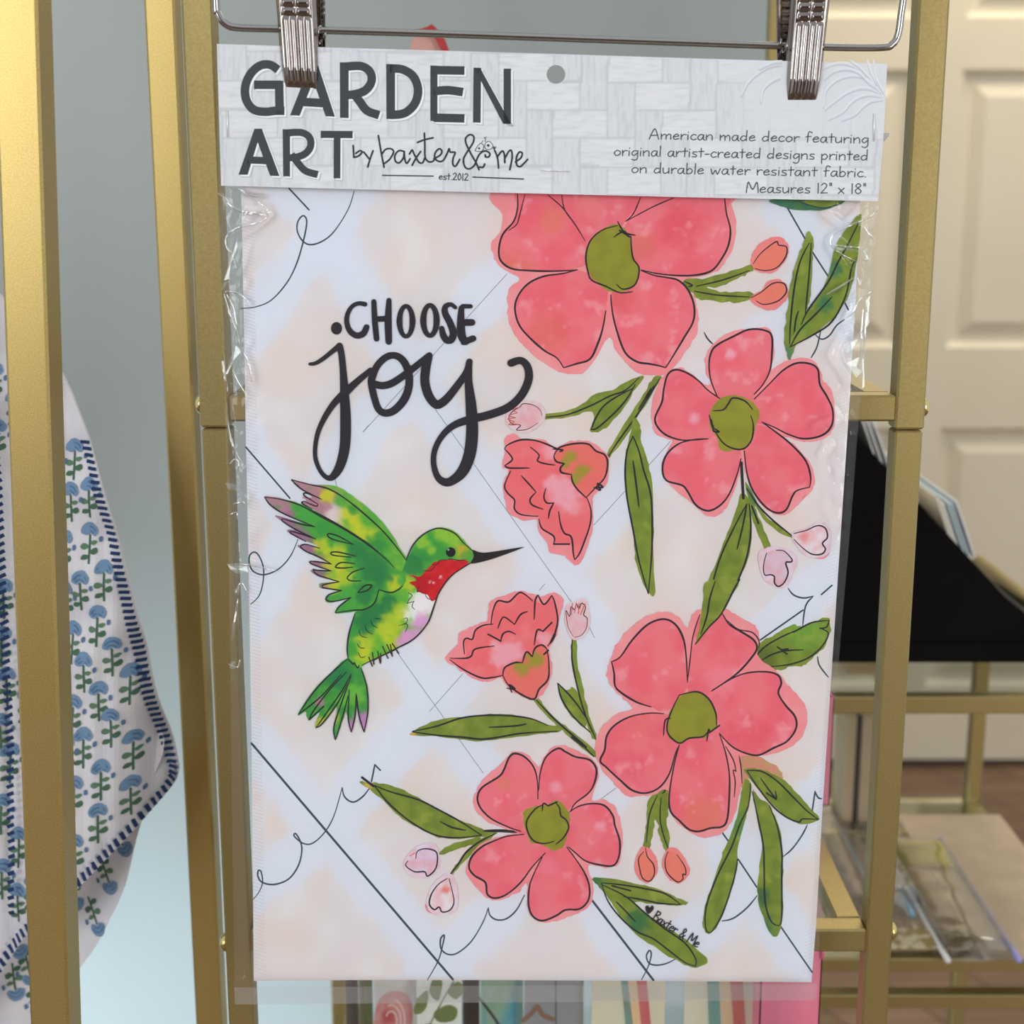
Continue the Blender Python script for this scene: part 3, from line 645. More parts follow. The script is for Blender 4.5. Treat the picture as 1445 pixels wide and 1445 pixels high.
blossom('R8', '246,390 308,318 318,265 370,236 440,206 462,190 476,108 540,76 600,56 640,50 690,66 740,76 800,56 850,98 834,160 824,220 814,280 774,350 790,420 784,500 752,562 710,604 650,594 568,545 528,494 450,514 368,484 298,434',
  '270,395 350,392 345,300 385,295 400,250 480,215 490,150 515,100 570,105 620,60 650,65 700,95 750,118 790,72 820,200 800,280 760,340 640,430 540,480 430,492 340,450',
  [(580,360,26), (520,400,18), (750,290,14), (500,330,12)], '540,480 550,440 600,415 640,415 660,360 690,385 705,340 740,325 765,345 775,420 770,500 725,550 700,600 640,580 570,530', [(640,450,14), (700,400,17), (610,425,8), (735,400,8)],
  '270,392 350,392 380,380 400,345 495,330/270,400 340,450 430,492 490,490 540,480/345,370 340,310 355,290 385,295 400,250 440,225 490,218/480,215 490,150 515,100 570,105 620,60 650,65 692,100/515,240 530,200 550,183 600,220/600,220 630,170 665,155/465,270 530,305/530,305 540,270 570,255 605,270/700,195 705,100 720,70/720,70 750,118 790,72/790,72 805,110 820,200 800,280 770,330/700,325 715,250 745,255/745,255 790,210',
  '540,480 550,440 600,415 640,415/640,415 660,360 690,385/690,385 705,340 740,325 765,345/765,345 775,420 770,500 725,550 700,600 640,580 570,530 540,480/560,545 602,550 575,528 585,566/750,372 772,352')
F_.lines('R8', '808,262 796,290 782,315', 3.8, INK)

# buds
def bud(crop, halo, ln, w=1.9, col=(236,134,112), hc=(241,140,138), sp=()):
    if halo: F_.fill(smooth(pt(crop, halo), True), blobs(hc, [], .6, mix(hc, (232,120,120), .4), 12, 41), 4, rag=1.4)
    F_.fill(smooth(pt(crop, ln.split('/')[0]), True), blobs(col, list(sp), .5, mix(col, (240,110,112), .5), 12, 43), 4, rag=.4)
    F_.lines(crop, ln, w, INK)
bud('R3', '648,400 662,340 720,282 790,268 838,308 832,372 790,434 740,453 680,444', '660,405 700,350 775,293 790,310 830,320 825,370 780,425 720,440 670,430')
bud('R3', '642,580 700,538 740,492 800,487 838,530 832,582 780,633 720,643 668,612', '650,578 700,550 760,505 815,505 830,545 800,585 760,605 710,612 675,595')
bud('S3', '342,640 368,556 410,540 452,590 463,660 420,724 368,703', '400,545 410,590 440,630 445,680 420,715 385,700 370,650 365,600 390,565')
bud('S3', '487,640 508,556 560,551 612,620 624,670 580,724 528,713', '515,565 500,610 510,670 560,718 590,705 590,680 605,680 600,640 560,580')
PALE = (226,208,222)
bud('R6', '760,940 850,905 940,940 950,1010 900,1110 840,1110 780,1060', '850,925 890,930 928,970 925,985 898,990 910,1040 890,1090 860,1110 840,1090 840,1060 820,1050 790,1050 785,1000 800,940', 2.2, (222,198,214), (229,214,228), [(1090,817,6,(235,150,150),.6)])
bud('R6', '930,840 1000,815 1070,780 1120,810 1125,880 1110,950 1040,965 970,925', '940,840 1000,825 1060,800 1100,815 1110,860 1085,890 1100,920 1080,945 1030,945 980,910 940,870', 2.2, (234,222,230), (230,214,228), [(1133,757,10,(236,140,140),.8)])
F_.lines('R6', '1050,965 1090,965 1120,940/985,660 1000,640', 1.6, (236,130,135))
bud('S2', '330,620 400,550 480,545 510,620 490,690 420,720 340,690', '385,618 395,580 440,568 490,585 495,640 480,680 445,708 430,685 380,685 335,655 345,630', 2.2, (226,206,226), (232,216,234))
bud('S2', '440,830 480,740 560,690 600,790 590,880 520,910 460,890', '545,720 500,750 465,800 455,850 480,878 505,865 520,890 560,880 580,840 570,780 555,720', 2.2, (236,226,232), (232,218,230), [(629,1255,8,(234,130,120),.9)])
F_.lines('S2', '435,850 445,880 465,895/355,605 380,590', 1.8, (236,130,135))
bud('R2', '235,1160 300,1110 380,1105 430,1150 425,1200 380,1250 300,1265 240,1230', '415,1180 405,1150 370,1125 320,1118 300,1135 262,1160 245,1190 262,1220 305,1228 285,1252 340,1248 395,1215', 1.3, (229,196,204), (230,212,214))
F_.lines('R2', '305,1135 265,1148 290,1165/290,1165 245,1178 282,1190/282,1190 240,1196 275,1210/275,1210 245,1225 300,1225', 1.4, (200,96,92))
bud('R8', '855,150 890,105 960,95 985,170 975,250 930,295 890,290 862,230', '898,280 872,230 862,150 880,178 888,130 905,145 915,115 928,140 940,112 962,130 952,170 970,190 965,240 940,275 905,285', 1.3, (229,198,206), (231,214,218))
F_.lines('R8', '890,170 895,112/905,160 915,110/925,165 928,112/935,170 960,115', 1.4, (206,104,96))
# corner leaves, upper right
F_.fill(smooth(pt('R3', '745,80 800,112 900,132 1020,130 1100,104 1118,70 900,60'), True), blobs((62,118,92), [], .7, (80,128,70), 14, 51), 4, rag=1)
F_.fill(smooth(pt('R3', '905,88 1000,116 1060,112 1100,95 1080,80'), True), leafc(52), 4, rag=.8)
F_.lines('R3', '900,92 1000,120 1060,114 1100,95', 2, TEAL)
UP = [(1110,500,14,(70,134,112),.7), (1140,330,9,(150,180,90),.5), (1178,380,16,(64,128,100),.75), (1163,428,17,(52,120,86),.8), (1128,460,20,(110,150,52),.6)]
leaf('R3', '945,240 968,300 962,400 952,560 934,650 908,720 870,800 845,897 826,860 818,760 838,600 858,470 888,370 918,290', '945,300 900,390 870,520 850,700 845,820/955,300 945,450 935,560 925,660/865,800 875,700 890,645', 2.52, 53, UP, rag=2)
leaf('R3', '1207,150 1200,280 1186,400 1164,510 1124,605 1040,705 950,775 880,815 845,897 848,800 900,700 960,620 1038,480 1078,320 1138,225', '1195,200 1140,310 1090,400 1040,500 940,640 905,715/850,825 900,740 980,660 1060,575/845,830 960,770 1060,700 1130,570 1160,430 1180,390', 2.52, 54, UP, rag=1.2)

# lettering
def wl(crop, t):
    ox, oy, k = CROP[crop]; out = []
    for q in t.split():
        a = [float(v) for v in q.split(',')]; out.append((ox+a[0]/k, oy+a[1]/k, 1.1*a[2]/k))
    return out
F_.fill([(390+(307+28*math.cos(a*PI/18))/3.6125, 400+(228+32*math.sin(a*PI/18))/3.6125) for a in range(36)], INK, 6)
for t in ('452,106,22 420,101,20 385,118,20 362,160,22 360,205,24 378,245,27 410,265,29 443,255,30 460,222,27', '497,92,24 502,190,27 511,282,26', '574,86,24 570,190,33 573,296,30', '505,182,26 570,178,28',
          '912,122,18 888,106,20 862,118,26 860,150,30 885,200,32 902,250,34 892,285,34 868,288,32 850,262,30 843,228,24', '943,125,26 940,200,36 946,270,38 965,298,30', '950,116,22 990,116,20', '955,199,32 997,198,32', '955,298,30 1003,280,30'):
    F_.stroke(wl('J', t), 1, INK)
for cx, cy, rx, ry, wd in ((661,192,33,77,27), (783,188,34,77,29)):
    F_.stroke([(390+(cx+rx*math.cos(a*PI/10))/3.6125, 400+(cy+ry*math.sin(a*PI/10))/3.6125, (wd+2-8*abs(math.sin(a*PI/10)))/3.6125*1.05) for a in range(20)], 1, INK, closed=True)
F_.stroke(wl('J', '172,410,15 200,406,18 240,382,20 285,346,22 322,318,28'), 1, INK)
F_.stroke(wl('J', '322,318,32 332,360,30 341,450,32 348,570,42 353,700,50 349,830,48 326,925,44 292,980,34 262,990,24 228,960,20 202,900,20 198,840,20 212,760,22 248,680,26 295,610,30 345,562,38 400,510,32 480,442,26'), 1, INK)
F_.stroke(wl('J', '488,480,34 512,422,32 555,378,32 600,366,32 642,388,34 672,445,36 676,520,36 652,590,38 602,645,36 555,660,34 520,638,32 498,575,32 485,510,34'), 1, INK, closed=True)
F_.stroke(wl('J', '500,512,34 545,520,34 600,502,34 690,438,32 780,366,30'), 1, INK)
F_.stroke(wl('J', '778,370,34 762,430,42 757,500,42 774,565,42 803,608,40 828,616,40 870,585,38 930,510,34 970,450,32 984,398,30'), 1, INK)
F_.stroke(wl('J', '984,398,28 980,500,36 992,620,50 998,750,56 985,870,56 950,955,52 900,1002,42 860,1012,38 822,985,30 802,920,26 807,850,26 842,780,28 900,725,32 980,694,38 1080,670,38 1180,632,38 1248,570,38 1285,490,38 1280,425,36 1245,392,34 1196,405,36'), 1, INK)

# hummingbird
GR = (62,158,66); LI = (150,200,62); YE = (206,212,50); DG = (40,128,74)
def bb(txt, col, st=.9):
    return [(360+float(a.split(',')[0])/3.6125, 660+float(a.split(',')[1])/3.6125, 1.25*float(a.split(',')[2])/3.6125, col, st) for a in txt.split()]
MAUVE = (186,130,150)
F_.fill(smooth(pt('B', '185,56 280,82 405,92 490,138 590,216 690,328 745,420 775,470 745,535 700,505 600,405 480,325 380,262 300,212 240,180 260,165 240,148 290,150 262,125 230,95'), True),
        blobs((98,176,64), bb('280,150,120 350,200,110 210,80,90', MAUVE) + bb('420,225,60 390,250,40', (232,214,220)) + bb('370,140,45 480,230,60 560,330,70 520,290,50', YE) + bb('440,170,40 590,260,60 660,380,60', (86,172,62)) + bb('620,390,60 500,210,30', (58,150,64)), .5, LI, 9, 61), 2.6, rag=.8)
F_.fill(smooth(pt('B', '1110,428 1085,395 1040,342 990,310 935,302 880,322 825,372 770,470 740,540 620,640 560,700 510,740 480,840 470,950 485,985 520,1020 590,985 720,925 800,875 870,800 910,700 940,620 1000,550 1080,490 1105,475'), True),
        blobs((98,180,58), bb('600,740,90 540,800,80 680,690,60', DG) + bb('900,380,80 860,440,80 960,440,60', GR) + bb('800,500,80', DG, .8) + bb('950,330,50 1010,360,50 860,380,40 900,420,25', LI) + bb('1060,430,40', (214,180,50)) + bb('700,800,70 740,730,50 540,950,60 560,900,60 700,880,50 780,590,50 520,880,30 650,830,50', YE, .75) + bb('490,830,45 485,920,50', (66,160,66)) + bb('880,700,90 820,740,70 930,650,50 850,670,60', (244,240,244)) + bb('860,790,60 800,850,60 760,890,50', (222,160,212)) + bb('1080,450,40', GR, .6), .6, (112,190,60), 8, 63), 2.6, rag=.6)
F_.fill(smooth(pt('B', '45,148 110,150 200,172 300,215 400,275 500,335 600,395 680,465 715,510 765,540 755,602 690,640 632,625 612,685 540,725 470,738 408,742 425,705 480,668 400,684 362,682 375,650 425,630 335,612 340,585 415,580 325,555 286,520 370,522 282,490 285,472 375,488 230,410 232,392 320,400 172,330 190,315 295,355 125,265 118,245 250,280 130,220'), True),
        blobs((66,160,66), bb('80,165,90 150,210,50', MAUVE) + bb('160,270,60 220,345,70 270,415,60 330,500,70 370,610,40', (170,108,150)) + bb('450,560,80 400,480,70 340,400,50 430,420,50 400,600,50', YE, .8) + bb('700,590,50', YE) + bb('480,650,70 560,560,50 300,250,90', (76,172,70)) + bb('600,500,90 520,420,60 640,560,60 560,640,60', DG, .8) + bb('450,330,70 350,300,50', GR), .55, (110,186,66), 8, 65), 2.6, rag=.8)
F_.fill(smooth(pt('B', '870,520 920,478 1000,468 1088,475 1082,490 1000,550 950,612 910,680 885,655 870,640 845,635 825,625 810,600 785,588 820,570 790,545 840,550'), True), blobs((204,26,36), bb('850,600,60', (190,20,34)) + bb('945,555,9 910,585,8 890,580,6', (246,210,215)), .6, (224,44,48), 9, 67), 2.6, rag=1.4)
F_.fill(smooth(pt('B', '470,970 520,1015 540,1015 565,1080 577,1150 574,1250 566,1320 555,1348 542,1320 530,1280 518,1195 510,1250 502,1320 490,1348 480,1320 472,1270 462,1245 445,1290 425,1350 410,1388 401,1365 400,1320 418,1215 385,1245 345,1298 310,1328 312,1295 330,1245 300,1268 275,1286 262,1262 258,1242 218,1256 300,1130 390,1040'), True),
        blobs((60,150,66), bb('555,1290,60 490,1320,45', (206,130,200)) + bb('430,1060,80', DG) + bb('330,1190,30 520,1160,25', MAUVE) + bb('330,1300,40 400,1270,40', (190,190,60)) + bb('510,1150,60 450,1180,40', (110,190,66)), .5, (90,176,66), 8, 69), 2.6, rag=.5)
BW = 2.1
F_.lines('B', '50,150 130,160 230,190 330,245 450,310 560,380 650,450 710,508/185,60 280,85 370,105 450,150 540,220 640,310 710,390 770,470/185,60 240,110 340,160/340,160 260,128 250,140 280,160 320,185/320,185 310,195 250,170/250,170 240,180 290,210', BW, INK)
F_.lines('B', '230,188 400,275 560,375 640,440', 2.2, INK)
F_.lines('B', '50,150 80,190 150,235 305,300/305,300 230,285 140,258/140,258 140,270 200,310 310,362/310,362 230,335 180,322/180,322 185,335 260,375/330,410 260,390 232,400 260,425 330,455 390,490/390,490 330,480 285,475/285,475 290,490 390,525/390,525 320,522 295,515/295,515 320,545 430,580/430,580 350,595 345,610/345,610 440,625/440,625 380,645 362,670 400,680 490,660/490,660 430,705 410,738/410,738 500,725 560,720 610,685 630,620/630,620 690,635 730,620 752,600', BW, INK)
F_.lines('B', '500,390 430,350 380,335 370,345 400,365 500,390/515,450 430,430 390,430 400,445 490,455/510,488 440,482 410,505 450,510 500,505/560,510 500,530 470,560 490,575 540,575/525,632 560,600 595,598 570,625 525,635', BW, INK)
F_.lines('B', '510,740 480,840 470,920 475,975/475,975 500,1000 505,990/505,990 522,1018 530,1005/545,1005 600,978 720,920 810,870 880,790 910,710 940,630 1000,550 1080,495 1110,480/770,470 800,400 850,345 910,312 960,310 1020,335 1060,380 1108,422', BW, INK)
F_.lines('B', '470,975 390,1045 300,1140 222,1255/222,1255 330,1170 440,1050/275,1283 300,1235 380,1130 465,1040/275,1283 350,1215/310,1325 370,1240 440,1140 490,1050/310,1325 345,1300 420,1200 470,1100/410,1385 402,1320 440,1200 490,1060/410,1385 440,1290 475,1160/490,1345 475,1270 480,1130/490,1345 510,1260 515,1150/555,1345 530,1260 518,1160/555,1345 575,1240 570,1120 540,1020', BW, INK)
F_.lines('B', '590,775 600,800 625,815/560,800 570,830 600,848/530,820 540,855 575,865/520,895 535,915 560,918/525,940 540,965 565,960/612,765 640,770/780,635 800,650 785,670 775,690/775,690 810,680/810,680 800,705 815,722/755,770 775,765 770,790 730,805/760,795 778,800 765,838/840,600 825,630 850,625/865,640 880,665 905,670/1000,465 940,472 930,490 900,490/920,490 900,520 860,525/985,462 1040,470 1078,468', 1.1, INK)
F_.lines('B', '580,965 598,1010/598,940 606,1000/625,935 638,995/640,945 640,990/650,910 678,970/672,900 698,955/700,895 732,945/690,900 700,960/600,985 640,960 720,925', 1.8, (66,44,40))
F_.fill(smooth(pt('B', '1108,418 1140,428 1190,430 1355,404 1356,410 1250,450 1170,475 1100,487 1116,450'), True, 3), (34,30,34), 6)
def spot(art, crop, x, y, r, col):
    ox, oy, k = CROP[crop]; art.fill([(ox+(x+r*math.cos(a*PI/10))/k, oy+(y+r*math.sin(a*PI/10))/k) for a in range(20)], col, 8)
spot(F_, 'B', 997, 429, 25, (26,24,26)); spot(F_, 'B', 985, 416, 6, (150,160,160))
# signature
write(F_, 'Baxter & Me', (919.5,1297), (983,1337), 15, 1.7, INK)
F_.fill(smooth(pt('S3', '400,845 412,838 422,850 432,838 442,846 438,862 415,882 402,865'), True), INK, 6)
# overlock stitching down both sides
for y in range(300, 1375, 5):
    x0 = 341 + (y-300)*.0155; F_.stroke([(x0+1, y), (x0+17, y+5)], .8, (208,206,214), sm=False, lay=2)
    x1 = 1213 - (y-300)*.0627; F_.stroke([(x1-1, y), (x1-13, y+5)], .8, (214,214,222), sm=False, lay=2)
flag = F_.mb.build('garden_flag', PRINT)
tag(flag, 'white fabric garden flag printed with a hummingbird, coral flowers and CHOOSE joy', 'garden flag')
# ------------------------------------------------------------------ packaging: film sleeve and stapled header card
pack = empty('flag_packaging', FLAG.at(740, 1412))
tag(pack, 'clear crinkled plastic sleeve with a stapled GARDEN ART header card', 'packaging')
LB = smooth(pt('P', '306,150 308,270 312,400 318,600 323,800 325,950 328,1200 331,1416'), n=12)
RB = smooth(pt('P', '1252,145 1247,200 1240,290 1228,400 1214,560 1202,720 1188,880 1175,1040 1165,1200 1158,1300 1152,1404'), n=12)
def at_y(pl, y):
    for i in range(len(pl)-1):
        if pl[i][1] <= y <= pl[i+1][1]:
            t = (y-pl[i][1])/(pl[i+1][1]-pl[i][1]); return pl[i][0]+t*(pl[i+1][0]-pl[i][0])
    return pl[0][0] if y < pl[0][1] else pl[-1][0]
CRE = [pt('P', t) for t in ('312,300 330,330 322,380 345,395 330,420', '336,330 350,300 372,290 380,300 360,318 336,330', '318,400 336,380 345,345', '325,470 340,500 322,530', '318,540 335,500 348,480', '340,420 332,480 345,540',
       '322,560 334,610 326,650 338,680', '330,640 340,655 325,668', '322,690 345,700', '325,720 335,740 326,760', '322,800 350,796 380,800', '330,830 340,860 328,885', '335,870 330,930', '326,1020 345,1035',
       '1165,300 1190,318 1210,300 1222,280', '1180,340 1200,360 1228,330 1238,300', '1172,345 1195,380 1218,370', '1190,410 1215,395 1226,380', '1205,420 1195,460 1215,480 1222,440', '1190,470 1175,500 1200,540', '1225,300 1215,400 1207,520', '1150,600 1180,590', '1160,640 1170,625', '1120,270 1150,290 1175,292')]
def film_disp(x, y):
    l, r = at_y(LB, y), at_y(RB, y)
    d = .0006*nz(x, y, 120, 21)
    me = max(1-sst(0, 70, x-l)*1.0, 1-sst(0, 75, r-x)) * (1-sst(700, 1050, y))
    d += me*.0022*(abs(nz(x, y, 34, 22)) + .5*abs(nz(x, y, 15, 24)) - .25)
    for c in CRE:
        if abs(c[0][0]-x) < 90 and abs(c[0][1]-y) < 110:
            q = dist(x, y, c)
            if q < 7: d += .0016*(1-q/7)**1.5
    return d
def filmmesh(off, sgn, name):
    mb = MB(); vs = []; fs = []
    ys = [150 + i*3.1 for i in range(181)] + [150+180*3.1 + i*8 for i in range(1, 88)]
    ys = [y for y in ys if y < 1388] + [1388, 1390, 1396, 1403, 1409]
    us = [i/30*.13 for i in range(30)] + [.13+i/70*.72 for i in range(70)] + [.85+i/36*.15 for i in range(37)]
    for y in ys:
        l, r = at_y(LB, y), at_y(RB, y)
        for u in us:
            yy = y + (0 if y < 1385 else (1-u)*8*(y-1385)/24)
            x = l+(r-l)*u
            e = min(1, min(u, 1-u)/.02)         # the two films meet at the side folds and the bottom weld
            eb = 1-sst(1384, 1390, y)
            o = (off*e*eb) + sgn*film_disp(x, y)*(e*.9+.1)
            vs.append(FLAG.at(x, yy, o + .0001*sgn))
    n = len(us)
    for j in range(len(ys)-1):
        for i in range(n-1): fs.append((j*n+i, (j+1)*n+i, (j+1)*n+i+1, j*n+i+1))
    mb.add(vs, fs, 0, smooth=True)
    return mb.build(name, FILMM, pack)
filmmesh(.0028, 1, 'front_film')
filmmesh(-.0035, -1, 'back_film')
mb = MB(); vs = []
for i in range(41):
    u = i/40
    for y in (1387, 1411):
        vs.append(FLAG.at(332+u*(1151-332) if y > 1400 else at_y(LB,1387)+u*(at_y(RB,1387)-at_y(LB,1387)), y+(1-u)*6, .0004))
mb.add(vs, [(2*i, 2*i+1, 2*i+3, 2*i+2) for i in range(40)], smooth=True)
mb.build('welded_seam', film('seam_film', .16, .8, .2, hazecol=(.85,.84,.88)), pack)

# folds and facets of the crumpled margins
EA = (300,260,4.817); EB = (300,560,3.6125); EC = (1120,270,4.13)
def ep(e, t): return [(e[0]+float(q.split(',')[0])/e[2], e[1]+float(q.split(',')[1])/e[2]) for q in t.split()]
cm = MB()
def crease(e, t, r):
    for u in t.split('/'):
        q = smooth(ep(e, u), n=5); N = len(q); vs = []; fs = []
        for i, (x, y) in enumerate(q):
            a = q[max(i-1, 0)]; b = q[min(i+1, N-1)]; dx, dy = b[0]-a[0], b[1]-a[1]; L = math.hypot(dx, dy) or 1; rr = 1.35*r*(.25+.75*math.sin(PI*(i+.4)/(N-.2)))
            for k in range(7):
                g = PI*k/6; o = -math.cos(g)*rr; vs.append(FLAG.at(x-dy/L*o, y+dx/L*o, .0034+film_disp(x, y)+math.sin(g)*rr*.00037))
        for i in range(N-1):
            for k in range(6): fs.append((i*7+k, i*7+k+1, (i+1)*7+k+1, (i+1)*7+k))
        cm.add(vs, fs, smooth=True)
LSRC = Vector((-2.2, -2.6, 2.2))
def facet(e, t, src=LSRC, seed=0):
    """a flat facet of the crumpled film, tilted the way the window catches it"""
    q = ep(e, t); cx = sum(p[0] for p in q)/len(q); cy = sum(p[1] for p in q)/len(q)
    c = FLAG.at(cx, cy, .0042); n = ((src-c).normalized() + (CAM-c).normalized()).normalized()
    n = (n + FLAG.n*.0).normalized(); vs = []
    for x, y in q:
        p = FLAG.at(x, y, .0042); h = (p-c).dot(n)/n.dot(FLAG.n); vs.append(p - FLAG.n*max(-.004, min(.004, h)))
    k = len(vs); vs.append(sum(vs, Vector())/k + FLAG.n*.00045)
    cm.add(vs, [(i, (i+1) % k, k) for i in range(k)], 1)
crease(EA, '110,15 200,60 300,110 370,160 385,195 360,240 280,270 180,295 120,330 95,380 105,430 140,480 165,565/40,60 90,100 130,145 190,180 280,190 370,185/190,205 280,200 370,210/90,730 130,725 190,745 230,780 255,800/85,740 110,830 130,900 160,960 190,1080/105,745 150,850 175,960/70,1190 90,1290 110,1400/140,1250 180,1340 235,1430/180,30 260,60 360,68/200,45 280,80 340,85/195,1110 250,1210 275,1340', 1.5)
cmA = cm; cm = MB()
crease(EB, '78,20 80,110 95,200 110,240 130,290 150,320/105,205 115,260 130,280/95,330 120,310 140,330 135,370/110,540 160,530 165,560/95,590 125,585 130,620/80,845 180,845 260,860 330,880/125,985 150,940 180,990/135,1020 120,1120 105,1230/85,1350 130,1370 145,1330', 1.3)
cmB = cm; cm = MB()
crease(EC, '480,90 440,140 370,175 280,215 220,250 205,310 260,360 350,405/215,310 280,320 370,325/400,205 435,260 460,290/180,600 250,560 340,500/440,580 360,640 330,700 290,740/395,680 380,850 375,1000/410,700 395,900 385,1100/430,640 410,780/390,340 410,380 395,400 430,390/360,500 370,540', 1.4)
cmC = cm; cm = cmA
for t in ('170,380 178,420 120,640 85,650 100,600', '60,735 100,690 140,650 155,600 120,650 85,660', '165,1090 205,1130 180,1190 110,1285 95,1280 130,1170', '185,750 240,770 270,800 250,825 210,790', '65,1195 90,1195 95,1280 75,1270'): facet(EA, t)
cm = cmB
for t in ('65,430 130,440 125,470 90,465', '78,848 180,850 190,880 130,890 95,872', '100,1340 125,1335 120,1375 90,1370', '115,970 150,965 145,1000 120,995'): facet(EB, t)
cm = cmC
for t in ('220,310 290,320 360,345 300,350 250,345', '300,700 350,650 345,700 330,740 285,760', '410,640 436,600 425,760 400,800', '320,880 360,830 395,790 380,860 330,920', '270,935 320,900 310,940 280,950', '375,330 420,330 425,380 400,395', '365,490 380,510 378,545 360,540', '300,1000 370,960 380,1040 350,1080', '380,1000 400,960 395,1130 382,1140'): facet(EC, t)
for q in (cmA, cmB, cmC): q.build('film_crease', [CRINK, FACETM], pack)

H_ = Art(CARD); H_.gain = .90
hu = lambda x, y: CARD.uv(x, y)
def weave(x, y):
    u, v = hu(x, y); u = u*2700; v = -v*2700; cw = 37.0
    i, j = math.floor(u/cw), math.floor(v/cw); fu, fv = u/cw-i, v/cw-j; d = (i-j) % 4
    if d < 2: al, ac, e = u, v, min(fv, 1-fv, fu if d == 0 else 1, 1-fu if d == 1 else 1)
    else: al, ac, e = v, u, min(fu, 1-fu, fv if d == 3 else 1, 1-fv if d == 2 else 1)
    s = nz(al*.12, ac*1.3, 2.4, i*.37+j*.61) + .6*nz(al*.06, ac, 2.0, 3.3)
    c = mix((224,228,234), (205,209,216), sst(-.1, .8, s))
    c = mix(c, (240,242,246), sst(.0, .9, -s)*.6)
    ij = nz(i*5.1-(1 if d == 1 else 0)*5.1, j*3.7, 1.0, 4)
    c = mix(c, (212,216,224) if d >= 2 else (232,235,240), .35)
    if e < .035: c = mix(c, (190,195,202), .55)
    # pale wash painted under the embossed palm leaf, right end
    q = sst(1000, 1080, x) * (1-sst(165, 215, y))
    if q > 0: c = mix(c, (224,228,235), q*.85)
    return c
cardpoly = pt('P', '306,62 500,68 750,75 1000,83 1252,90 1247,190 1239,284 1000,279 750,273 500,267 312,262 309,160')
H_.sheet(cardpoly, weave, 2.6, .0006, hole=(784.5, 105, 13.2))
WSH = (246,248,250); FADE = (206,211,220)
# palm leaf relief: groove shade and highlights painted as strokes
for a in ('1300,375 1250,320 1190,250 1110,170 1000,125 900,130 820,165', '1255,300 1180,220 1110,150 1040,105', '1255,290 1210,200 1180,105', '1310,360 1250,240 1230,105', '1240,300 1150,240 1050,225 950,250 870,310 830,380 820,480',
          '1280,370 1200,330 1100,330 1000,370 920,430 830,500', '1300,395 1200,380 1110,400 1040,450 980,520 860,580', '1300,420 1220,430 1150,470 1080,540 970,585', '1270,340 1190,280 1110,200 1010,170 910,190 830,250',
          '480,130 380,150 280,210 200,290 150,390', '470,240 400,270 330,340 310,440', '300,170 400,120 480,110'):
    q = pt('L', a); n_ = len(q)
    for off, ww, cc in ((0, 3.0, (217,222,230)), (.6, 1.8, (198,204,214)), (-3.2, 3.0, (231,235,241))):
        H_.stroke([(x, y+off, ww*(.35+.65*math.sin(PI*min(i+.6, n_-.6)/n_))) for i, (x, y) in enumerate(q)], 1, cc)
CH = (62,68,72)
def letters(strokes, w):
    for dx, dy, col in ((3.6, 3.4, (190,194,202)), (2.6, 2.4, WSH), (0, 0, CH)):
        H_.k += 1; L = H_.k
        for kind, t in strokes:
            if kind == 'p':
                H_.fill([(x+dx, y+dy) for x, y in pt('H', t)], col, 30, lay=L)
            else:
                q = smooth(pt('H', t), n=6) if kind == 's' else pt('H', t)
                H_.stroke([(x+dx, y+dy) for x, y in q], w, col, sm=False, butt=True, lay=L)
letters([('s', '296,285 262,264 222,268 185,300 163,350 166,405 195,446 240,456 285,452 322,452'), ('l', '198,346 308,346'), ('l', '300,330 303,462'),
         ('p', '425,268 460,268 528,476 490,474 440,330 384,472 345,470'), ('l', '385,415 485,421'),
         ('p', '548,254 584,255 584,482 549,480'), ('s', '570,272 635,270 672,295 676,335 650,370 605,385 575,387'), ('s', '600,375 630,415 660,452 708,470'),
         ('p', '737,261 773,262 773,486 738,485'), ('s', '752,279 805,284 850,315 867,370 852,425 810,462 752,469'),
         ('p', '917,267 946,268 946,495 917,493'), ('l', '930,286 1056,288'), ('s', '930,372 990,368 1050,376'), ('l', '930,480 1056,483'),
         ('p', '1093,276 1124,277 1122,501 1091,499'), ('p', '1095,276 1120,277 1246,505 1214,505'), ('p', '1216,280 1246,280 1246,505 1216,503')], 12.2)
letters([('p', '200,525 230,525 302,718 264,717 213,580 172,713 135,712'), ('l', '172,652 262,656'),
         ('p', '315,527 345,528 345,720 317,719'), ('s', '330,542 392,541 425,562 428,598 405,628 365,642 335,643'), ('s', '350,630 380,668 410,698 458,712'),
         ('l', '470,548 600,549'), ('p', '523,535 551,535 550,728 523,727')], 10.2)
CI = (48,50,56)
SCR = ('45,135 50,225/50,225 85,215 112,185 95,175 65,195/125,185 165,235/195,175 175,230 155,298/235,60 255,180 278,300/275,275 320,240 350,185 330,160 290,165 262,200/'
       '428,180 390,175 360,210 365,255 395,265 425,225 430,180/430,180 435,240 450,270 475,235/470,200 490,170 505,200 540,260 570,265 585,230/555,180 520,230 490,285/582,42 586,120 588,220 610,255 640,258 665,235/530,112 590,90 648,78/'
       '655,235 700,210 715,180 695,160 665,190 662,230 690,255 725,248 755,195/755,195 770,160 778,185 815,188 800,230 797,275 818,292 850,240/'
       '995,318 975,270 930,190 898,120 895,80 925,54 955,68 950,115 905,185 878,240 888,295 920,312 960,285 985,225 1010,190 1045,176 1076,195 1070,220 1046,222 1042,206/1000,298 1025,300 1038,275/'
       '1115,175 1135,230 1143,305/1132,225 1160,185 1178,180 1188,215 1190,265/1192,230 1220,180 1240,175 1245,230 1228,318/1270,260 1310,230 1322,195 1300,185 1278,225 1280,280 1305,295 1335,270 1362,240')
H_.lines('N', SCR, 2.5, CI, taper=False)
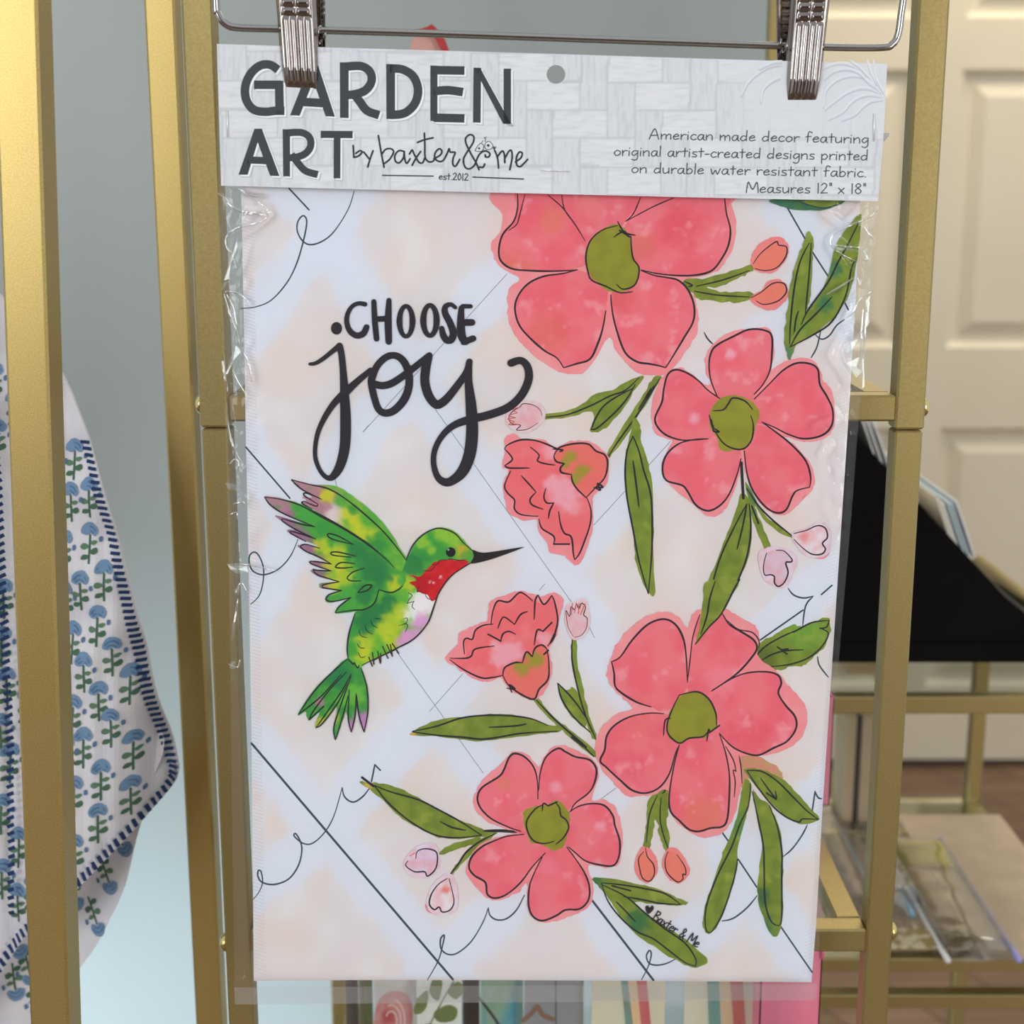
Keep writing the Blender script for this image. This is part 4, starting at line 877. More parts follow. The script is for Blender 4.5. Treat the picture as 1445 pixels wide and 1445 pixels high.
H_.lines('N', '965,175 985,140 1010,118 1030,140 1020,175 985,180 965,175/1038,150 1045,115 1075,105 1100,135 1090,160 1055,165 1038,150/1095,150 1122,145 1108,172/1015,115 1025,98/1040,105 1045,85 1035,78 1050,72', .8, CI, taper=False)
spot(H_, 'N', 1065, 135, 10, CI); spot(H_, 'N', 996, 157, 8, CI); spot(H_, 'N', 1110, 157, 8, CI)
H_.lines('H', '722,715 928,718/1090,722 1296,730', 1.7, CI, taper=False)
write(H_, 'est.2012', (290+950/2.89, 732/2.89), (290+1071/2.89, 737/2.89), 10.5, 1.2, CI)
def kp(x, y): return (750+x/2.627, y/2.627)
CT = (66,70,80)
for t, a, b in (('American made decor featuring', (436,516), (1249,532)), ('original artist-created designs printed', (303,577), (1246,595)),
                ('on durable water resistant fabric.', (368,641), (1240,657)), ('Measures 12" x 18"', (795,714), (1237,719))):
    write(H_, t, kp(*a), kp(*b), 15.0, 1.35, CT, slant=.04)
card = H_.mb.build('header_card', CARDM, pack)
card['label'] = 'white wood-weave header card printed GARDEN ART'
for t in ('320.5,156 321.5,193', '1233.5,160 1232.5,199', '763,240 803,241.5'):
    a, b = pt('P', t); A, B = CARD.at(*a, .0006), CARD.at(*b, .0006); m = MB()
    m.tube([A - CARD.n*.0015, A, A.lerp(B, .5) + CARD.n*.0001, B, B - CARD.n*.0015], .00028, 8); m.build('staple', STAPLE, card)

# ------------------------------------------------------------------ clip hanger
hang = empty('clip_hanger', CARD.at(790, 52)); tag(hang, 'chrome clip hanger holding the header card by two ribbed clips', 'hanger')
WO = -.004
def wp(x, y): return FLAG.at(x, y, WO)
path = smooth(pt('P', '770,-330 600,-300 450,-270 330,-240 302,-200 301,-120 303,0 306,18 316,32 335,38 400,40 600,46 800,53 1000,60 1150,65 1245,66 1263,61 1271,47 1275,20 1280,-20 1288,-120 1290,-190 1262,-225 1150,-250 980,-275 770,-330'), n=6)
m = MB(); m.tube([wp(*p) for p in path], .00185, 12); m.build('wire_bar', WIRE, hang)
m = MB(); top = wp(775, -330); m.tube([top, top+Vector((0,0,.03))] + [top + Vector((.026*math.sin(a), 0, .03+.026-.026*math.cos(a)))*1 for a in [i*PI/12 for i in range(1, 17)]], .0019, 12); m.build('hook', WIRE, hang)
HOOKZ = top.z + .03 + .052
def clip(qf, back, axis):
    c = empty('clip', (0, 0, 0)); c.parent = hang
    TL, TR, BR_, BL = qf; nx, ny = 56, 130; vs = []; fs = []
    for j in range(ny+1):
        t = j/ny
        for i in range(nx+1):
            s = i/nx; x = (TL[0]*(1-s)+TR[0]*s)*(1-t)+(BL[0]*(1-s)+BR_[0]*s)*t; y = (TL[1]*(1-s)+TR[1]*s)*(1-t)+(BL[1]*(1-s)+BR_[1]*s)*t
            h = .0075 + .004*(1-t)**2 - .0028*sst(.8, 1, t)*1.1
            ed = min(s, 1-s); h -= .0032*(1-sst(0, .10, ed))
            if t > .43:
                k = (s-.13)/.74*4
                if 0 < k < 4: h += .0013*max(0, math.sin((k % 1)*PI))**.8 * sst(.43, .47, t)*(1-sst(.90, .945, t))
            elif t > .02:
                rr = (t*16) % 1; cc = (s-.14)/.72*2
                if 0 < cc < 2: h += .0013*max(0, math.sin(rr*PI))**.7*min(1, 6*min(cc % 1, 1-cc % 1))
            vs.append(FLAG.at(x, y, h))
    n = nx+1
    for j in range(ny):
        for i in range(nx): fs.append((j*n+i, (j+1)*n+i, (j+1)*n+i+1, j*n+i+1))
    # turned-back rim
    rim = [j*n for j in range(ny+1)] + [ny*n+i for i in range(1, nx+1)] + [j*n+nx for j in range(ny-1, -1, -1)]
    b = len(vs); vs += [vs[i] - FLAG.n*.0022 for i in rim]
    fs += [(rim[k], b+k, b+k+1, rim[k+1]) for k in range(len(rim)-1)]
    mm = MB(); mm.add(vs, fs, 0, smooth=True); mm.build('front_jaw', CHROME, c)
    mm = MB(); P = [FLAG.at(x, y, -.0065 - (.006 if y < 20 else 0)) for x, y in back]
    mm.prism(P, FLAG.n*-.0012)
    for k in range(7):
        y = back[0][1] + 6 + k*9; a = FLAG.at(back[1][0]-3, y, -.0065); mm.tube([a, a + FLAG.n*.003 + FLAG.u*.0012, a - Vector((0,0,.0028))], .0006, 6)
    mm.build('back_jaw', CHROME, c)
    mm = MB(); A, B = axis; pts = []
    for k in range(73):
        t = k/72; a = t*PI*12; p = FLAG.at(A[0]*(1-t)+B[0]*t, A[1]*(1-t)+B[1]*t, WO)
        pts.append(p + (FLAG.n*math.cos(a) + Vector((0,0,1))*math.sin(a))*.0032)
    mm.tube(pts, .0006, 6); mm.build('spring', WIRE, c)
clip([(387,-60), (444,-60), (453,137.5), (400.5,134)], [(402,-45), (456,-45), (457.5,62), (452,130), (405,128)], [(398,44), (459,45)])
clip([(1117.5,-60), (1172,-60), (1151.5,153.5), (1103,153.5)], [(1103,-45), (1160,-45), (1150,140), (1110,140), (1101,84)], [(1102,63), (1160,65)])

# ------------------------------------------------------------------ gold rack the hanger hangs in front of
YR = .80; TW = .0153
def px_x(px, Y, py=722): return onY(px, py, Y).x
rack = empty('display_rack', (0, .80, 0)); tag(rack, 'slim square-tube gold rack standing directly behind the hanging flag', 'display rack')
xD = px_x(289.5, YR); xE = px_x(1257, YR)            # front left edges of the two front posts
zj = onY(1280, 607, YR).z; zjD = onY(300, 604, YR).z
zu0, zu1 = onY(1240, 595, YR).z, onY(1240, 558, YR).z
zl0, zl1 = onY(1200, 1344, YR).z, onY(1200, 1312, YR).z
YB = 1.26
def post(x, y, zj, nm='post'):
    m = MB(); m.box(x, x+TW, y, y+TW, 0, zj-.0003, bev=.0012); m.box(x-.0004, x+TW+.0004, y-.0004, y+TW+.0004, zj+.0003, 2.1, bev=.0012)
    return m.build(nm, GOLD, rack)
pD = post(xD, YR, zjD); pE = post(xE, YR, zj); post(xD, YB, zjD); post(xE, YB, zj)
for z0, z1 in ((zu0, zu1), (zl0, zl1)):
    m = MB(); m.box(xD+TW, xE, YR, YR+TW, z0, z1, bev=.0012); m.build('shelf_rail', GOLD, rack)
    m = MB(); m.box(xD+TW, xE, YB, YB+TW, z0, z1, bev=.0012); m.build('shelf_rail', GOLD, rack)
    for x in (xD+TW, xE-TW):
        m = MB(); m.box(x, x+TW, YR+TW, YB, z0, z1, bev=.0012); m.build('shelf_rail', GOLD, rack)
GLASS = film('shelf_glass', .0, .3, .02, tint=(.93,.96,.95), base=0.0)
m = MB(); m.box(xD+TW*2, xE-TW, YR+TW, YB, zl1-.006, zl1-.001); m.build('glass_shelf', GLASS, rack)
for x, z, s, p in ((xD, onY(277, 573, YR).z, -1, pD), (xE+TW, onY(1307, 577, YR).z, 1, pE), (xD, onY(315, 1338, YR).z, -1, pD), (xE+TW, onY(1266, 1322, YR).z, 1, pE)):
    m = MB(); r = .0056
    m.lathe((x, YR+TW/2, z), (s, 0, 0), [(r, 0), (r, .0012), (r*.95, .0022), (r*.75, .0034), (r*.4, .0042), (r*.1, .0044)])
    m.build('bolt_head', BOLT, rack)
m = MB(); zz = HOOKZ + .0025; m.box(xD+TW, xE, .768, .778, zz, zz+.01, bev=.001)
for x in (xD+TW, xE-.01): m.box(x, x+.01, .776, YR+.004, zz, zz+.01, bev=.001)
m.build('hanging_rail', GOLD, rack)

# ------------------------------------------------------------------ taller gold stand on the left
stand = empty('garment_stand', (-.24, .82, 0)); tag(stand, 'gold upright stand at the left edge, in front of the quilted cloth', 'garment stand')
GOLDB = noisy(mat('gold_sparkle_paint', rough=.33, metal=.8), 1600, (.43,.31,.10), (.57,.43,.17), bump=.25, bscale=2600, bdist=.0002)
ya = .72; a0, a1 = px_x(15.5, ya), px_x(74.5, ya)
yc = .925; c0, c1 = px_x(239.5, yc), px_x(279.5, yc)
m = MB(); m.box(a0, a1, ya, ya+.024, 0, 2.1, bev=.0014, rot=Matrix.Rotation(math.radians(2.1), 3, 'Y'), piv=onY(45, 722, ya)); m.build('post', GOLDB, stand)
m = MB(); m.box(c0, c1, yc, yc+.020, 0, 2.1, bev=.0014); m.build('post', GOLDB, stand)
xm = c0+.001
for z in (.12, 2.03):
    m = MB(); m.prism([(a0+.002, ya+.024, z), (a1-.002, ya+.024, z), (c1-.002, yc+.002, z), (c0+.002, yc+.002, z)], (0, 0, .02)); m.build('side_rail', GOLDB, stand)
m = MB(); m.box(a0-.8, a0, ya+.003, ya+.023, 2.03, 2.05, bev=.001); m.build('top_rail', GOLDB, stand)
# ------------------------------------------------------------------ quilted block-print cloth behind the stand
QP = Plane(150, 900, .86, 0.0)
def fold1(x, y): return .006*math.sin(x/31+y/300) + .004*nz(x, y, 60, 71) + .018*(1-sst(60, 220, x))*.5 - .02*sst(170, 245, x) + .0007*math.sin(x/4.2)
def fold2(x, y): return -.022 + .004*math.sin(x/26+y/200+1) + .003*nz(x, y, 60, 73)
def cot(x, y): return mix((232,231,236), (224,223,232), sst(-.3, .5, nz(x, y, 40, 75)))
BL1 = (124,156,190); BL2 = (96,128,166); NAVY = (46,66,108); SG = (84,118,96); SG2 = (104,138,110)
def motif(a, x, y, s=1.0, rot=0.0, ok=None):
    if ok and not ok(x, y): return
    a.k = 10
    c, n = math.cos(rot), math.sin(rot)
    def T(l): return [(x+s*(p*c-q*n), y+s*(p*n+q*c)) for p, q in l]
    a.stroke(T([(1,4),(2,18),(4,42)]), 3.0*s, SG)
    for l in ([(2,20),(-7,16),(-11,21),(-6,25)], [(3,26),(12,20),(15,26),(9,30)], [(3,32),(-6,32),(-8,38),(-1,38)], [(2,14),(9,10),(13,12),(8,17)]):
        a.fill(smooth(T(l), True, 3), SG2 if l[0][0] == 2 else SG, 20)
    a.fill(smooth(T([(-12,2),(-11,-7),(-5,-14),(3,-15),(10,-10),(13,-2),(9,4),(2,1),(-4,5)]), True, 4), BL1, 20, rag=.6)
    a.stroke(T([(-9,-2),(-3,-8),(5,-8),(9,-3)]), 2.2*s, BL2)
    a.stroke(T([(-6,1),(0,-3),(6,0)]), 2.0*s, BL2)
    a.fill(smooth(T([(15,6),(19,4),(20,10),(16,12)]), True, 3), BL2, 20)
def stripes(a, edge, wd, step, slant):
    d = 0; nxt = 0
    for i in range(len(edge)-1):
        (x0, y0), (x1, y1) = edge[i], edge[i+1]; L = math.hypot(x1-x0, y1-y0); tx, ty = (x1-x0)/L, (y1-y0)/L
        while nxt < d+L:
            t = nxt-d; px, py = x0+tx*t, y0+ty*t
            a.stroke([(px-ty*1-0*tx, py+tx*1), (px-ty*wd-tx*slant, py+tx*wd-ty*slant)], step*.5, NAVY, sm=False, butt=True)
            nxt += step
        d += L
edge = smooth(pt('P', '0,402 60,465 92,530 130,622 155,700 178,790 195,880 208,960 222,1030 238,1092 240,1108 234,1126 215,1148 188,1174 150,1210 113,1246 60,1296 38,1318 0,1376'), n=4)
q2 = Art(QP, fold2, 4e-5); q2.gain = .74; low = smooth(pt('P', '-60,880 100,900 215,1040 205,1120 185,1190 165,1270 140,1325 115,1370 60,1440 0,1500 -60,1520'), True)
cloth = Art(QP, fold1, 4e-5); cloth.gain = .74
cloth.sheet(edge + pt('P', '-60,1440 -60,360'), cot, 5, .0025, back=(228,226,232))
inn = lambda x, y: inside(x, y, edge + [(-60,1440), (-60,360)]) and inside(x+14, y+6, edge + [(-60,1440), (-60,360)])
for x, y in ((107,632),(131,684),(103,692),(130,748),(152,800),(119,814),(143,862),(107,887),(163,906),(125,927),(145,968),(184,950),(109,987),(160,1007),(124,1032),(186,1046),(148,1078),(112,1098),(183,1110),(144,1138),(113,1178),
             (96,560),(92,760),(100,1040),(94,830),(78,640),(75,720),(70,800),(60,880),(80,950),(70,1060),(60,1150),(86,1150),(5,600),(12,825),(8,892),(14,950),(5,1015),(16,1060),(5,1130),(28,1178),(6,1222),(28,1255),(48,1090),(40,980),(45,700),(40,780),(30,560),(2,520),(-14,700),(-18,860),(-16,1000),(-18,1170),(50,1240)):
    motif(cloth, x, y, .98 if x > 0 else .9, .08, inn)
off = edge[[i for i in range(len(edge)) if edge[i][1] > 600][0]:]
stripes(cloth, off, 13, 9.5, 5)
stripes(cloth, pt('P', '14,560 14,640 20,800 26,1000 30,1280'), 11, 11, -4)
c1 = cloth.mb.build('quilted_cloth', CLOTH)
tag(c1, 'white quilted cloth with blue flower sprigs and navy striped border behind gold stand', 'cloth')
q2.sheet(low, cot, 6, .002, back=(228,226,232))
for x, y, r in ((165,1212,2.6),(142,1270,2.9),(125,1330,2.8),(110,1240,2.9),(90,1300,3.0),(60,1340,2.9),(30,1400,3.0),(10,1420,3.1),(40,1450,3.0),(14,1360,2.9)):
    motif(q2, x, y, .95, r)
lo = q2.mb.build('lower_layer', CLOTH, c1)

# ------------------------------------------------------------------ glass-topped gold table at the right
tab = empty('side_table', (.45, 1.32, 0)); tag(tab, 'low gold-framed glass table carrying the black card stand, right of the rack', 'table')
TY0, TY1 = 1.18, 1.53; tw = .0150
tx0 = .237; tx1 = px_x(1383, TY1, 1050)
zt1 = onY(1340, 984, TY0).z; zt0 = zt1-.0150
zb1 = onY(1300, 1126, TY1).z; zb0 = zb1-.0125
for x in (tx0, tx1-tw):
    for y in (TY0, TY1-tw):
        m = MB(); m.box(x, x+tw, y, y+tw, 0, zt1, bev=.001); m.build('leg', GOLD, tab)
for z0, z1 in ((zt0, zt1), (zb0, zb1)):
    for y in (TY0, TY1-tw):
        m = MB(); m.box(tx0+tw, tx1-tw, y, y+tw, z0, z1, bev=.001); m.build('frame_rail', GOLD, tab)
    for x in (tx0, tx1-tw):
        m = MB(); m.box(x, x+tw, TY0+tw, TY1-tw, z0, z1, bev=.001); m.build('frame_rail', GOLD, tab)
m = MB(); m.box(tx0+.002, tx1-.002, TY0+.002, TY1-.002, zb1+.0003, zb1+.0053); m.build('glass_shelf', GLASS, tab)
m = MB(); m.box(tx0+.002, tx1-.002, TY0+.002, TY1-.002, zt1+.0003, zt1+.0053); m.build('glass_top', GLASS, tab)
zc1 = onY(1340, 1405, TY0).z
for y in (TY0, TY1-tw):
    m = MB(); m.box(tx0+tw, tx1-tw, y, y+tw, zc1-.013, zc1, bev=.001); m.build('frame_rail', GOLD, tab)
ZT = zt1+.0055; ZB = zb1+.0055
# ------------------------------------------------------------------ black tiered card stand
BLACK = noisy(mat('black_board', rough=.8, spec=.08), 5, (.004,.003,.003), (.006,.005,.005))
YS = 1.262
stn = empty('card_stand', (px_x(1300, YS, 945), YS+.09, ZT)); tag(stn, 'black sloping card stand seen from its side on the gold table', 'card stand')
def sp(x, y): p = onY(x, y, YS); return p
zbase = ZT
prof = [sp(1142, 540), sp(1215, 621), sp(1445, 871), sp(1500, 931)]
x_r = prof[-1].x; P = prof + [Vector((x_r, YS, zbase)), Vector((prof[0].x, YS, zbase))]
m = MB(); m.prism(P, (0, .008, 0)); m.build('side_panel', BLACK, stn)
m = MB(); m.prism([p+Vector((0, .19, 0)) for p in P], (0, .008, 0)); m.build('side_panel', BLACK, stn)
m = MB(); m.box(P[-1].x, x_r+.01, YS-.006, YS+.20, zbase, zbase+.017, bev=.001); m.build('base_board', BLACK, stn)
m = MB(); m.box(P[-1].x, P[-1].x+.008, YS+.008, YS+.19, zbase+.017, P[0].z); m.build('back_board', BLACK, stn)
CREAM = mat('cream_card', (.80,.74,.62), .6); WHITEC = mat('white_card', (.82,.82,.80), .6); BLUEC = mat('pale_blue_card', (.60,.72,.76), .6)
def leancard(px, py, length, thick, mt, depth, lab, gname):
    """a card leaning in the stand; its near edge's upper corner is at this pixel"""
    p = onY(px, py, YS+.012); d = Vector((.36, 0, -.93)).normalized(); nrm = Vector((.93, 0, .36))*thick
    m = MB(); m.prism([p, p+d*length, p+d*length-nrm, p-nrm], (0, depth, 0))
    return tag(m.build('greeting_card', mt), lab, 'greeting card', gname)
_g = 'pale greeting card leaning edge-on in the black card stand'
for i, (x, y, mt) in enumerate(((1336,702,CREAM),(1341,707,CREAM),(1346,712,WHITEC),(1352,709,BLUEC),(1358,712,BLUEC),(1365,709,WHITEC))):
    leancard(x-14, y-2, .055, .0016, mt, .13, 'pale greeting card in the black stand, in the bunch right of the gold post', 'cards right of the gold post')
for i, (x, y, mt) in enumerate(((1262,652,CREAM),(1268,658,CREAM),(1276,664,CREAM),(1284,672,CREAM))):
    leancard(x-2, y-8, .05, .0016, mt, .13, 'cream greeting card in the black stand, in the bunch behind the gold post', 'cards behind the gold post')
for i, (x, y, mt) in enumerate(((1217,590,WHITEC),(1225,592,WHITEC),(1234,594,WHITEC))):
    leancard(x, y, .05, .0012, mt, .12, 'white greeting card in the black stand, in the bunch beside the plastic sleeve', 'cards beside the sleeve')

# ------------------------------------------------------------------ things on the table's lower glass shelf
IRI = bpy.data.materials.new('iridescent_film'); IRI = film('iridescent_film', .05, 1.4, .08, tint=(.95,.95,.97), base=.04)
# raised side board with a gold rim along the table's right edge
ra = onY(1385, 800, TY1-.02); rz = onY(1385, 790, TY1-.02).z
m = MB(); m.box(ra.x-.006, ra.x+.006, TY0+.03, TY1-.02, ZT, rz-.010, bev=.001); m.build('side_board', CREAM, tab)
m = MB(); m.tube([(ra.x, TY0+.02, rz-.005), (ra.x, TY1-.01, rz-.005)], .0075, 12); m.build('gold_rim', GOLD, tab)
def edgecol(c): return mat('streak_tint', c, .25, 0, .6)
def sleeve(x, y, wd, l0, l1, lab, tint, sheetmat=None, h=.012):
    """a clear bag lying on the shelf, long side running away from the camera"""
    a = onZ(x, y, ZB); m = MB(); ny = 26; vs = []
    prof = [(-1, .0005), (-.97, h*.6), (-.8, h), (0, h*1.05), (.8, h), (.97, h*.6), (1, .0005)]
    for j in range(ny+1):
        t = j/ny; en = min(1, min(t, 1-t)/.08)
        for u, z in prof:
            vs.append((a.x+u*wd/2, a.y+l0+(l1-l0)*t, ZB+.0002+z*(.1+.9*en)*(1+.25*nz(j*1.3, u*3, 2, x))))
    n = len(prof); m.add(vs, [(j*n+i, j*n+i+1, (j+1)*n+i+1, (j+1)*n+i) for j in range(ny) for i in range(n-1)], smooth=True)
    e = m.build('clear_sleeve', IRI, origin=Vector((a.x, a.y, ZB))); tag(e, lab, 'packet')
    for s in (-1, 1):
        mm = MB(); mm.tube([(a.x+s*wd/2, a.y+l0, ZB+.0022), (a.x+s*wd/2, a.y+l1, ZB+.0022)], .0026, 8)
        mm.build('folded_edge', tint if s > 0 else WHITEC, e)  # solid white and tinted tubes paint the bright streaks along the folds
    return e
LIL = edgecol((.36,.34,.72)); AQ = edgecol((.35,.62,.78))
GOLDF = noisy(mat('gold_pattern_sheet', rough=.4), 90, (.62,.54,.36), (.30,.22,.07), lo=.45, hi=.55)
BRN = noisy(mat('kraft_sheet', rough=.7), 30, (.52,.40,.26), (.60,.47,.32))
sl = sleeve(1352, 1300, .062, -.075, .17, 'clear iridescent packet lying on the glass shelf, rightmost of the packets', LIL)
m = MB(); c = onZ(1352, 1300, ZB); m.box(c.x-.026, c.x+.026, c.y+.10, c.y+.155, ZB+.004, ZB+.009, bev=.002); m.build('yellow_gem', mat('yellow_foil', (.75,.66,.12), .3), sl)
sleeve(1215, 1240, .060, -.08, .16, 'clear iridescent packet lying on the glass shelf between the gold post and the flag', AQ)
sleeve(1262, 1262, .040, -.03, .17, 'clear iridescent packet lying on the glass shelf just behind the gold post', WHITEC)
sleeve(1400, 1325, .050, -.02, .10, 'short clear iridescent packet lying on the tan sheet on the glass shelf', LIL, h=.009) if False else None
m = MB(); c = onZ(1300, 1330, ZB); m.box(c.x-.045, c.x+.045, c.y-.012, c.y+.02, ZB+.0003, ZB+.003); tag(m.build('patterned_sheet', GOLDF), 'gold patterned sheet lying flat on the glass shelf beside the lower bolt', 'sheet')
m = MB(); c = onZ(1430, 1330, ZB); m.box(c.x-.035, c.x+.075, c.y-.03, c.y+.27, ZB+.0003, ZB+.002); tag(m.build('kraft_sheet', BRN), 'plain tan sheet lying flat on the right side of the glass shelf', 'sheet')
TAN = noisy(mat('tan_box', rough=.6), 12, (.40,.30,.18), (.47,.36,.23)); DARK = mat('dark_gap', (.03,.025,.02), .6)
def upbox(name, x0, x1, y0, Y, z, dep, mt, lab, cat, grp=None):
    a = onY(x0, 1060, Y).x; b = onY(x1, 1060, Y).x; m = MB(); m.box(a, b, Y, Y+dep, z, onY((x0+x1)/2, y0, Y).z, bev=.0015)
    o = m.build(name, mt); return tag(o, lab, cat, grp)
b1 = upbox('gift_box', 1192, 1208, 1010, 1.43, ZB, .05, TAN, 'narrow tan box standing on the glass shelf, nearest the film sleeve', 'box')
b2 = upbox('gift_box', 1215, 1246, 1012, 1.43, ZB, .05, TAN, 'wider tan box standing on the glass shelf, beside the gold post', 'box')
b3 = upbox('dark_strip', 1208.5, 1214.5, 1011, 1.43, ZB, .05, DARK, 'thin dark strip filling the gap between the two tan boxes', 'dark_strip')  # dark strip stands in for the unlit gap between the boxes
m = MB(); a = onY(1195, 968, 1.40); b = onY(1242, 968, 1.40); m.box(a.x, b.x, 1.40, 1.44, ZT, onY(1220, 951, 1.40).z, bev=.002)
tag(m.build('wooden_tray', mat('pale_wood', (.62,.45,.24), .5)), 'small pale wooden tray on the table under the black card stand', 'tray')
# ------------------------------------------------------------------ things in the rack behind the flag
PINK = noisy(mat('pink_paper', rough=.5), 20, (.68,.16,.25), (.75,.22,.32))
zs = zl1+.0002; Yp = .98
def gift(x0, x1, ytop, Y, z, lab):
    a = onY(x0, 1100, Y).x; b = onY(x1, 1100, Y).x; zt_ = onY((x0+x1)/2, ytop, Y).z
    m = MB(); d = .045
    for x, dx in ((a, .0008), (b-.0008, .0008)): m.box(x, x+dx, Y, Y+d, z, zt_)
    m.box(a, b, Y, Y+.0008, z, zt_); m.box(a, b, Y+d, Y+d+.0008, z, zt_); m.box(a, b, Y, Y+d, z, z+.0008)
    o = m.build('gift_bag', PINK); tag(o, lab, 'gift bag')
    h = MB(); c = (a+b)/2; h.tube([(c+.02*math.cos(t*PI/14)*1.0, Y-.001, zt_-.006+.035*math.sin(t*PI/14)) for t in range(15)], .0012, 8); h.build('handle', PINK, o)
gift(1060, 1172, 985, Yp, zs, 'pink paper gift bag on the rack shelf, its edge showing beside the flag')
zf = zl0-.31
for x in (xD+TW, xE-TW):
    m = MB(); m.box(x, x+TW, YR+TW, YB, zf-.0154, zf, bev=.001); m.build('shelf_rail', GOLD, rack)
m = MB(); m.box(xD+TW, xE, YR+.001, YR+TW, zf-.0154, zf, bev=.001); m.build('shelf_rail', GOLD, rack)
m = MB(); m.box(xD+TW*2, xE-TW, YR+TW, YB, zf-.006, zf-.001); m.build('glass_shelf', GLASS, rack)
gift(1085, 1173, 1340, .88, zf+.0003, 'small pink gift bag low in the rack, below the lower right flag corner')
# prints and cards standing in clear sleeves on the lowest shelf
def prt(x0, x1, Y, paint, lab, lean=.05, base=(238,236,230), seed=0):
    """an upright card whose front stands at depth Y; paint draws on it in photo pixels"""
    pl = Plane((x0+x1)/2, 1400, Y, 0.0)
    L = lean*0
    a = Art(pl, None, 2e-5); zt_ = pl.at(700, 1340).z
    yb = 1400 + (pl.at(700, 1400).z - zf)/((pl.at(700, 1400).z - pl.at(700, 1410).z)/10)
    for _ in range(4):
        z = pl.at((x0+x1)/2, yb).z; yb += (z-zf)/((pl.at(700, yb).z - pl.at(700, yb+1).z))
    z = zf+.0004
    a.sheet([(x0, 1330), (x1, 1330), (x1+(722-x1)*.045, yb-1), (x0+(722-x0)*.045, yb-1)], (lambda x, y: base) if not callable(base) else base, 12, .0012, back=base if not callable(base) else (235,235,230))
    if paint: paint(a)
    o = a.mb.build('boxed_print', PAPER); tag(o, lab, 'print', 'prints standing on the lowest shelf of the rack')
    x0w = pl.at(x0, 1330).x; x1w = pl.at(x1, 1330).x; zt2 = pl.at(x0, 1330).z
    m = MB(); m.box(x0w-.001, x1w+.001, Y-.0022, Y-.0020, zf+.0004, zt2+.002); m.build('clear_cover', CLEARC, o)
    return o
CLEARC = film('print_cover', .02, .8, .08)
def rose(a):
    a.fill(smooth(pt('P', '530,1425 540,1405 560,1398 578,1408 582,1440 570,1480 540,1490 528,1460'), True), blobs((228,150,150), [(548,1435,16,(196,70,76),.8)], .5, (240,190,186), 10, 81), 5)
    for r in (10, 17, 24): a.stroke([(552+r*.8*math.cos(t*.4+r), 1440+r*1.3*math.sin(t*.4+r)) for t in range(11)], 2.2, (246,222,216))
def sprig(a):
    a.stroke(pt('P', '640,1385 620,1420 600,1460 585,1500'), 2, (110,126,70))
    for t in ('585,1430 588,1410 604,1398 600,1425', '606,1400 612,1380 624,1385 618,1412', '612,1430 630,1418 645,1424 640,1440 620,1442', '590,1465 600,1445 618,1450 606,1470', '632,1400 645,1385 655,1395 644,1410'):
        a.fill(smooth(pt('P', t), True), blobs((116,132,66), [], .6, (90,110,50), 8, 83), 5, rag=.5)
prt(486, 504, .95, None, 'narrow dark-edged print, leftmost on the lowest rack shelf', base=(92,84,80))
prt(505, 524, .94, None, 'narrow green print left of the rose print on the lowest rack shelf', base=lambda x, y: mix((150,160,116), (120,132,84), sst(-.3, .4, nz(x, y, 20, 85))))
prt(527, 586, .925, rose, 'white print with a pink rose on the lowest rack shelf', base=(238,232,228))
prt(587, 650, .915, sprig, 'white print with green leaf sprigs on the lowest rack shelf', base=(236,238,230))
prt(652, 676, .945, None, 'narrow dark panel filling the shaded gap right of the leaf print', base=(96,84,80))  # dark panel stands in for the shaded gap between two prints
prt(678, 738, .925, lambda a: a.stroke(pt('P', '676,1408 700,1440 715,1470'), 4, (40,50,48)), 'teal and blue watercolour print on the lowest rack shelf',
    base=lambda x, y: mix(mix((136,172,146), (64,160,186), sst(0, 26, x-704+.4*(y-1420))), (168,190,160), .5*sst(-.1, .5, nz(x, y, 16, 87))))
def bow(a): a.stroke(pt('P', '738,1440 750,1430 758,1420 766,1432 780,1438'), 7, (140,104,84)); a.stroke(pt('P', '784,1330 785,1560'), 1.6, (70,72,78), sm=False)
prt(740, 824, .915, bow, 'grey print with a brown bow shape on the lowest rack shelf', base=(150,152,156))
def band1(a):
    a.fill(pt('P', '871,1330 888,1330 912,1560 894,1560'), blobs((110,166,160), [], .6, (140,120,100), 8, 88), 9)
    a.fill(pt('P', '880,1330 893,1330 922,1560 906,1560'), (240,204,160), 9); a.fill(pt('P', '893,1330 907,1330 930,1560 916,1560'), blobs((216,110,110), [], .5, (200,84,92), 10, 89), 9)
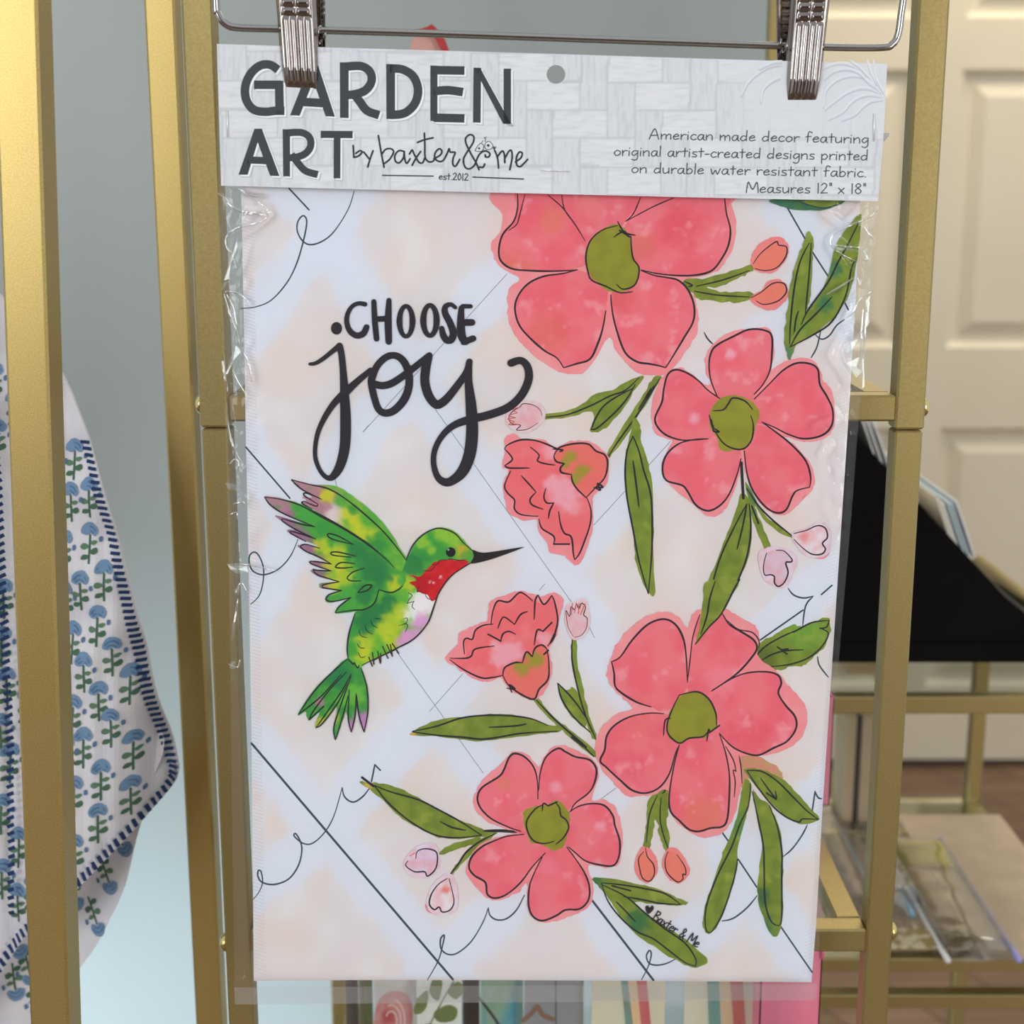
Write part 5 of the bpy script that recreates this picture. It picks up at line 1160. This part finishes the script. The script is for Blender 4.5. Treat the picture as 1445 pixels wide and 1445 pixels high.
def band2(a):
    a.fill(pt('P', '996,1330 1012,1330 1022,1560 1004,1560'), blobs((120,176,170), [], .6, (120,150,140), 8, 90), 9)
    a.fill(pt('P', '1012,1330 1026,1330 1042,1560 1024,1560'), (238,206,170), 9); a.fill(pt('P', '1026,1330 1044,1330 1060,1560 1044,1560'), blobs((222,120,112), [], .5, (236,160,150), 10, 91), 9)
prt(836, 940, .905, band1, 'cream card with a teal and coral stripe, left of the two striped cards', base=(228,222,196))
prt(968, 1068, .905, band2, 'cream card with a teal and coral stripe, right of the two striped cards', base=(230,224,200))
prt(1072, 1096, .93, None, 'narrow pale rainbow-sheen card, rightmost on the lowest rack shelf', base=lambda x, y: mix((196,196,172), (212,176,170), sst(-.4, .4, math.sin(y/9))))

# ------------------------------------------------------------------ small things behind the header card
CORAL = noisy(mat('coral_felt', rough=.8), 40, (.68,.36,.31), (.75,.45,.39)); REDF = noisy(mat('red_felt', rough=.7), 40, (.42,.03,.03), (.52,.05,.05))
fl = empty('felt_ornament', onY(600, 90, 1.04)); tag(fl, 'pink and dark red felt ornament peeking over the header card', 'ornament')
m = MB(); P = [onY(x, y, 1.04) for x, y in smooth(pt('P', '572,120 578,72 583,54 594,48 608,50 618,58 626,75 630,120'), n=3)]; m.prism(P, (0, .004, 0)); m.build('petal', CORAL, fl)
m = MB(); P = [onY(x, y, 1.035) for x, y in pt('P', '584,42 596,40 604,37 609,34 614,38 622,46 628,56 634,72 640,120 628,120 622,70 614,54 606,46 596,45')]; m.prism(P, (0, .004, 0)); m.build('petal', REDF, fl)
m = MB(); z0 = onY(600, 118, 1.04).z; zr = onY(600, 118, 1.04).z
m.tube([onY(601, 118, 1.046), Vector((onY(601, 118, 1.046).x, 1.046, zu1))], .002, 8); m.build('stick', CORAL, fl)
HOOKM = mat('dark_metal', (.30,.30,.29), .3, 1.0)
m = MB(); a = FLAG.at(1242, 198, -.004)
m.prism([FLAG.at(x, y, -.005) for x, y in pt('P', '1238,189 1259,187 1259,191 1252,199 1246,199 1243,226 1239,226')], FLAG.n*-.004)
tag(m.build('metal_hook', HOOKM), 'small dark metal hook tip sticking out right of the header card', 'hook')
